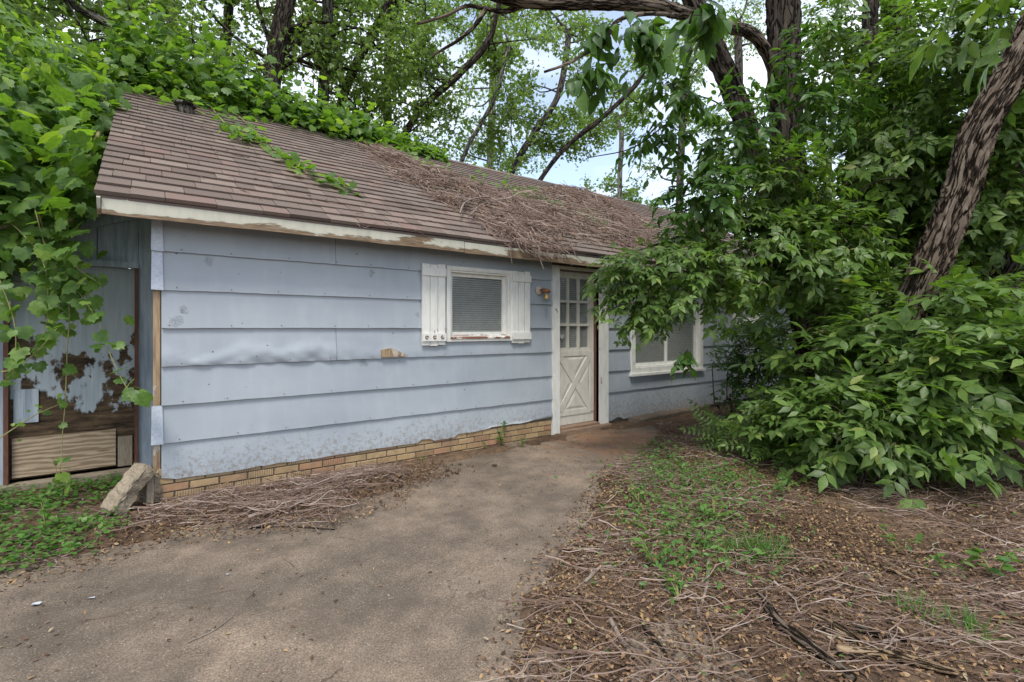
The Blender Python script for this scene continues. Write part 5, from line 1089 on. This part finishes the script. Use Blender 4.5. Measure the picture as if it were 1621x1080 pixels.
stick('tan rotten log lying lowest at the bottom right corner', [(1325, 1034), (1400, 1042), (1450, 1056), (1515, 1074)], .026, 'rotten', 'rotten_log', .6, .4, cat='log')
stick('thin curved pale branch just above the tan rotten log', [(1392, 1022), (1440, 1021), (1480, 1024), (1512, 1032)], .010)
stick('split piece of tan wood among the twigs at the right', [(1386, 897), (1420, 914), (1466, 934)], .015, 'rotten', 'split_wood', .4, .2, cat='wood')
stick('straight thin grey stick below the split piece of wood', [(1364, 906), (1392, 936), (1422, 968)], .009)
stick('long straight reddish stick across the upper litter by the path', [(918, 858), (990, 848), (1072, 851)], .010)
stick('crooked grey stick on the litter at the path edge', [(926, 926), (950, 908), (980, 902), (1003, 884)], .010)
stick('long thin branch running from the sprouts down to the right', [(988, 868), (1020, 905), (1052, 935), (1082, 972)], .010)
stick('dark stick pointing to the bottom edge beside the path', [(966, 986), (982, 1012), (1002, 1042)], .012)
stick('pale broken stick with bark at the bottom centre right', [(1018, 994), (1040, 1012), (1060, 1040)], .016, 'bark_near')
stick('bent upright-looking grey branch left of the twig drift', [(1122, 893), (1118, 940), (1104, 978)], .012)
stick('dark brown branch with a broken end above the brown log', [(1355, 1000), (1400, 1012), (1440, 1022)], .018, 'bark_dark')
stick('single thin twig lying alone on the bare concrete', [(298, 1016), (335, 1000), (368, 976)], .0035)
stick('long dark stick at the front of the stem heap under the bricks', [(395, 836), (450, 833), (530, 838)], .008, 'bark_dark')
stick('curved pale vine stem beside the stem heap', [(300, 838), (330, 838), (346, 858)], .006)
stick('pale stick lying along the upper part of the twig drift', [(1150, 905), (1220, 925), (1262, 955)], .010)
# ---- stone leaning against the corner, wood strip behind it
def slabstone(label, a, b, wd, th, mat, name, cat, seed):
    a = np.asarray(a, float); b = np.asarray(b, float); t = nrm(b - a); n_ = nrm(np.cross(t, RIGHT * .92 - FWD * .25)); s_ = np.cross(t, n_); G = Geo(); m_, sd = 18, 24; Q = []
    for i in range(m_):
        f = i / (m_ - 1); c = a + (b - a) * f; end = (1 - abs(2 * f - 1) ** 16) ** .5 * .7 + .3; row = []
        for k in range(sd):
            an = k / sd * 2 * math.pi; x = np.sign(math.cos(an)) * abs(math.cos(an)) ** .28; y = np.sign(math.sin(an)) * abs(math.sin(an)) ** .28
            j = 1 + .28 * (mnoise.noise(Vector((x * 1.3 + seed, y * 1.3, f * 3))) ) + .14 * mnoise.noise(Vector((x * 4 + seed, y * 4, f * 11)))
            row.append(c + (s_ * x * wd / 2 + n_ * y * th / 2) * end * j)
        Q.append(row)
    Q = np.array(Q); Q = np.concatenate([Q, Q[:, :1]], 1); Q = Q + rv(Q.size // 3, .0035).reshape(Q.shape) * np.array(1.0); Q[:, -1] = Q[:, 0]; G.grid(Q); G.add(Q[0, :-1], [list(range(sd))]); G.add(Q[-1, :-1], [list(range(sd))[::-1]])
    return tag(G.obj(name, MAT[mat], None), label, cat)
sa = gd(172, 818); sb = wl(232, 736, -.04)
slabstone('slab of tan stone leaning against the corner of the house', sa + (0, 0, .02), sb, .16, .10, 'stone', 'leaning_stone', 'stone', 3)
c2 = gd(222, 806); slabstone('small dark stone standing behind the leaning slab', c2 + (0, 0, .0) + FWD * .1, c2 + FWD * .18 + (0, 0, .24), .14, .12, 'stone', 'stone', 'stone', 9)
g = Geo(); a = wl(241, 800, -.06); b = wl(241, 730, -.06); a[2] = max(a[2], 0.0); g.bar((-.055, -.06, 0.0), (-.05, -.055, .28), .045, .02); tag(g.obj('wood_strip', MAT['old_wood']), 'short strip of bare wood stood up against the house corner', 'wood')
# ---- pale scraps on the path
for x, y, s, lab in ((58, 957, .018, 'small grey scrap of plastic on the concrete at the lower left'), (145, 947, .013, 'tiny white scrap of paper on the concrete left of centre'), (361, 909, .009, 'little white shell-like chip on the concrete below the stem heap'), (694, 729, .022, 'crumpled pale blue scrap lying against the bricks')):
    p = gd(x, y, .006); G = Geo(); gr = np.array([[p + RIGHT * s * (i - 1) + FWD * s * .6 * (j - 1) + np.array([0, 0, rnd.uniform(0, s * .5)]) + rv(1, s * .12)[0] * (1, 1, 0) for j in range(3)] for i in range(3)]); G.grid(gr); G.grid(gr[::-1] - (0, 0, .003)); tag(G.obj('litter_scrap', MAT['tag_grey']), lab, 'litter')
p = gd(795, 985); slabstone('pale pebble beside a little drift of leaves on the path', p + RIGHT * -.018 + (0, 0, .012), p + RIGHT * .018 + (0, 0, .014), .03, .028, 'stone', 'pebble', 'pebble', 14)

# ================================================================ ground plants
G = Geo(); LW = Leaves()
q = sample_poly([tuple(gd(*p)[:2]) for p in ((-60, 770), (60, 790), (190, 752), (225, 770), (160, 815), (200, 850), (120, 885), (-60, 930))], 5200); k = fbm(q[:, 0] * 2.6, q[:, 1] * 2.6, 17) > rng.uniform(.28, .62, len(q)); q = q[k]; q = q + rng.normal(0, .06, q.shape); q = q[q[:, 1] < SY - .14]; n = len(q)
LW.add(gp(q, .015 + rng.random(n) * .065), rv(n) * (1, 1, .25), (0, 0, 1) + rv(n, .3), rng.uniform(.018, .045, n))
o = root('ground_cover', 'mat of small bright green ground-cover leaves below the shed', 'ground cover', gd(90, 820)); o['kind'] = 'stuff'; LW.out(o, ['round'], MAT['leaf_weed'], 0)
def weed(label, x, y, h, n, size, tm='ovate', lean=(0, 0), st=3, grp='weeds rooted in the soil', spreadr=.35, base=None, mat='leaf_weed'):
    b = gd(x, y) if base is None else base; b = b.copy(); b[2] = max(float(ground_z(np.array([b[0]]), np.array([b[1]]))[0]), 0.0)
    r_ = root('weed', label, 'weed', b, grp); Lx = Leaves(); Gx = Geo()
    for s in range(st):
        a = rnd.random() * 6.28; hh = h * rnd.uniform(.6, 1.05); e = b + np.array([math.cos(a) * spreadr * hh + lean[0], math.sin(a) * spreadr * hh + lean[1], hh]); c = crom([b - (0, 0, .01), b * .5 + e * .5 + (0, 0, hh * .12), e], 10); Gx.tube(c, np.linspace(.0035, .0015, 10), 4)
        m_ = max(3, n // st); i = rng.integers(2, 10, m_); i[0] = 9; Lx.add(c[i], rv(m_, .8) * (1, 1, .3) + (0, 0, .1), (0, 0, 1) + rv(m_, .35), size * rng.uniform(.6, 1.1, m_))
    Gx.obj('stem', MAT['green_stem'], r_, True); Lx.out(r_, [tm], MAT[mat], 60)
weed('upright weed growing against the bricks left of the door', 790, 706, .26, 26, .075, st=3)
weed('low leafy weed right of the upright one at the bricks', 822, 708, .10, 22, .05, st=4, spreadr=.9)
weed('small weed left of the upright one at the bricks', 768, 714, .09, 12, .045, st=3, spreadr=.7)
weed('tiny weed at the foot of the bricks beside the blue scrap', 668, 733, .06, 8, .035, st=2, spreadr=.6)
weed('young broad-leaved sapling standing in the ground cover below the shed', 72, 842, .26, 14, .10, st=2, spreadr=.15)
weed('tall thin weed stem before the shed sill', 92, 778, .26, 7, .09, st=2, spreadr=.2)
weed('leafy seedling trailing over the twigs at the right edge', 1425, 880, .16, 16, .07, st=3, spreadr=.8)
weed('bright seedling with pointed leaves nearest the right edge', 1575, 920, .16, 22, .075, st=4, spreadr=.6)
weed('small seedling between the two leafy seedlings at the right', 1500, 915, .12, 14, .065, st=3, spreadr=.7)
weed('low clump of sprouts close to the path in the right litter', 1010, 800, .12, 34, .05, st=6, spreadr=.9)
weed('sprawling clump of green sprouts in the middle of the right litter', 1130, 830, .15, 54, .055, st=8, spreadr=.9)
weed('spiky green sprout hanging over the path edge litter', 1035, 900, .16, 28, .08, tm='ovate3', st=6, spreadr=.8)
weed('seedling cluster just below the box elder thicket', 1235, 790, .14, 34, .06, st=6, spreadr=.8)
weed('small sprout beside the crooked grey stick', 1075, 960, .12, 20, .06, tm='ovate3', st=4, spreadr=.8)
LW = Leaves(); q = sample_poly([tuple(gd(*p)[:2]) for p in ((1040, 700), (1090, 690), (1200, 770), (1230, 850), (1180, 910), (1040, 950), (1000, 850), (985, 780))], 4600); k = fbm(q[:, 0] * 2.2, q[:, 1] * 2.2, 27) > rng.uniform(.38, .64, len(q)); q = q[k]; q = q + rng.normal(0, .28, q.shape) * rng.random((len(q), 1)); q = q[q[:, 1] < -.15]; n = len(q)
LW.add(gp(q, .01 + rng.random(n) * .09), rv(n) * (1, 1, .4), (0, 0, 1) + rv(n, .4), rng.uniform(.02, .055, n)); q = sample_poly(DEB, 800); LW.add(gp(q, .01 + rng.random(800) * .05), rv(800) * (1, 1, .4), (0, 0, 1) + rv(800, .4), rng.uniform(.012, .035, 800))
o = root('sprouts', 'scattered small green sprouts among the twigs right of the path', 'sprouts', gd(1120, 830)); o['kind'] = 'stuff'; LW.out(o, ['ovate', 'ovate3'], MAT['leaf_weed'], 0)
def grass(label, x, y, n, h, r_):
    b = gd(x, y); G = Geo(); bl = np.array([(-.02, 0, 0), (.02, 0, 0), (.014, .5, .04), (-.014, .5, .04), (0, 1, .2)]); P = np.column_stack([rng.normal(b[0], r_, n), rng.normal(b[1], r_, n)]); P = gp(P, -.004)
    G.inst(bl, [np.array([(0, 1, 2, 3)]), np.array([(3, 2, 4)])], P, frames(rv(n, .35) + (0, 0, 1), rv(n) * (1, 1, .1)) * np.stack([np.full(n, .18), rng.uniform(.5, 1.1, n) * h, np.full(n, h * 1.6)], -1)[:, None, :])
    r0 = root('grass_tuft', label, 'grass', b, 'tufts of grass in the litter'); tag(G.obj('blades', MAT['leaf_weed'], r0), kind='stuff')
grass('fine tall grass tuft in the middle of the right litter', 1205, 880, 130, .16, .07); grass('sparse grass tuft beside the brown logs', 1455, 985, 60, .11, .06); grass('thin grass tuft near the lower right edge', 1535, 1010, 40, .12, .05); grass('thin grass tuft left of the fine tall one', 1135, 870, 60, .10, .07)
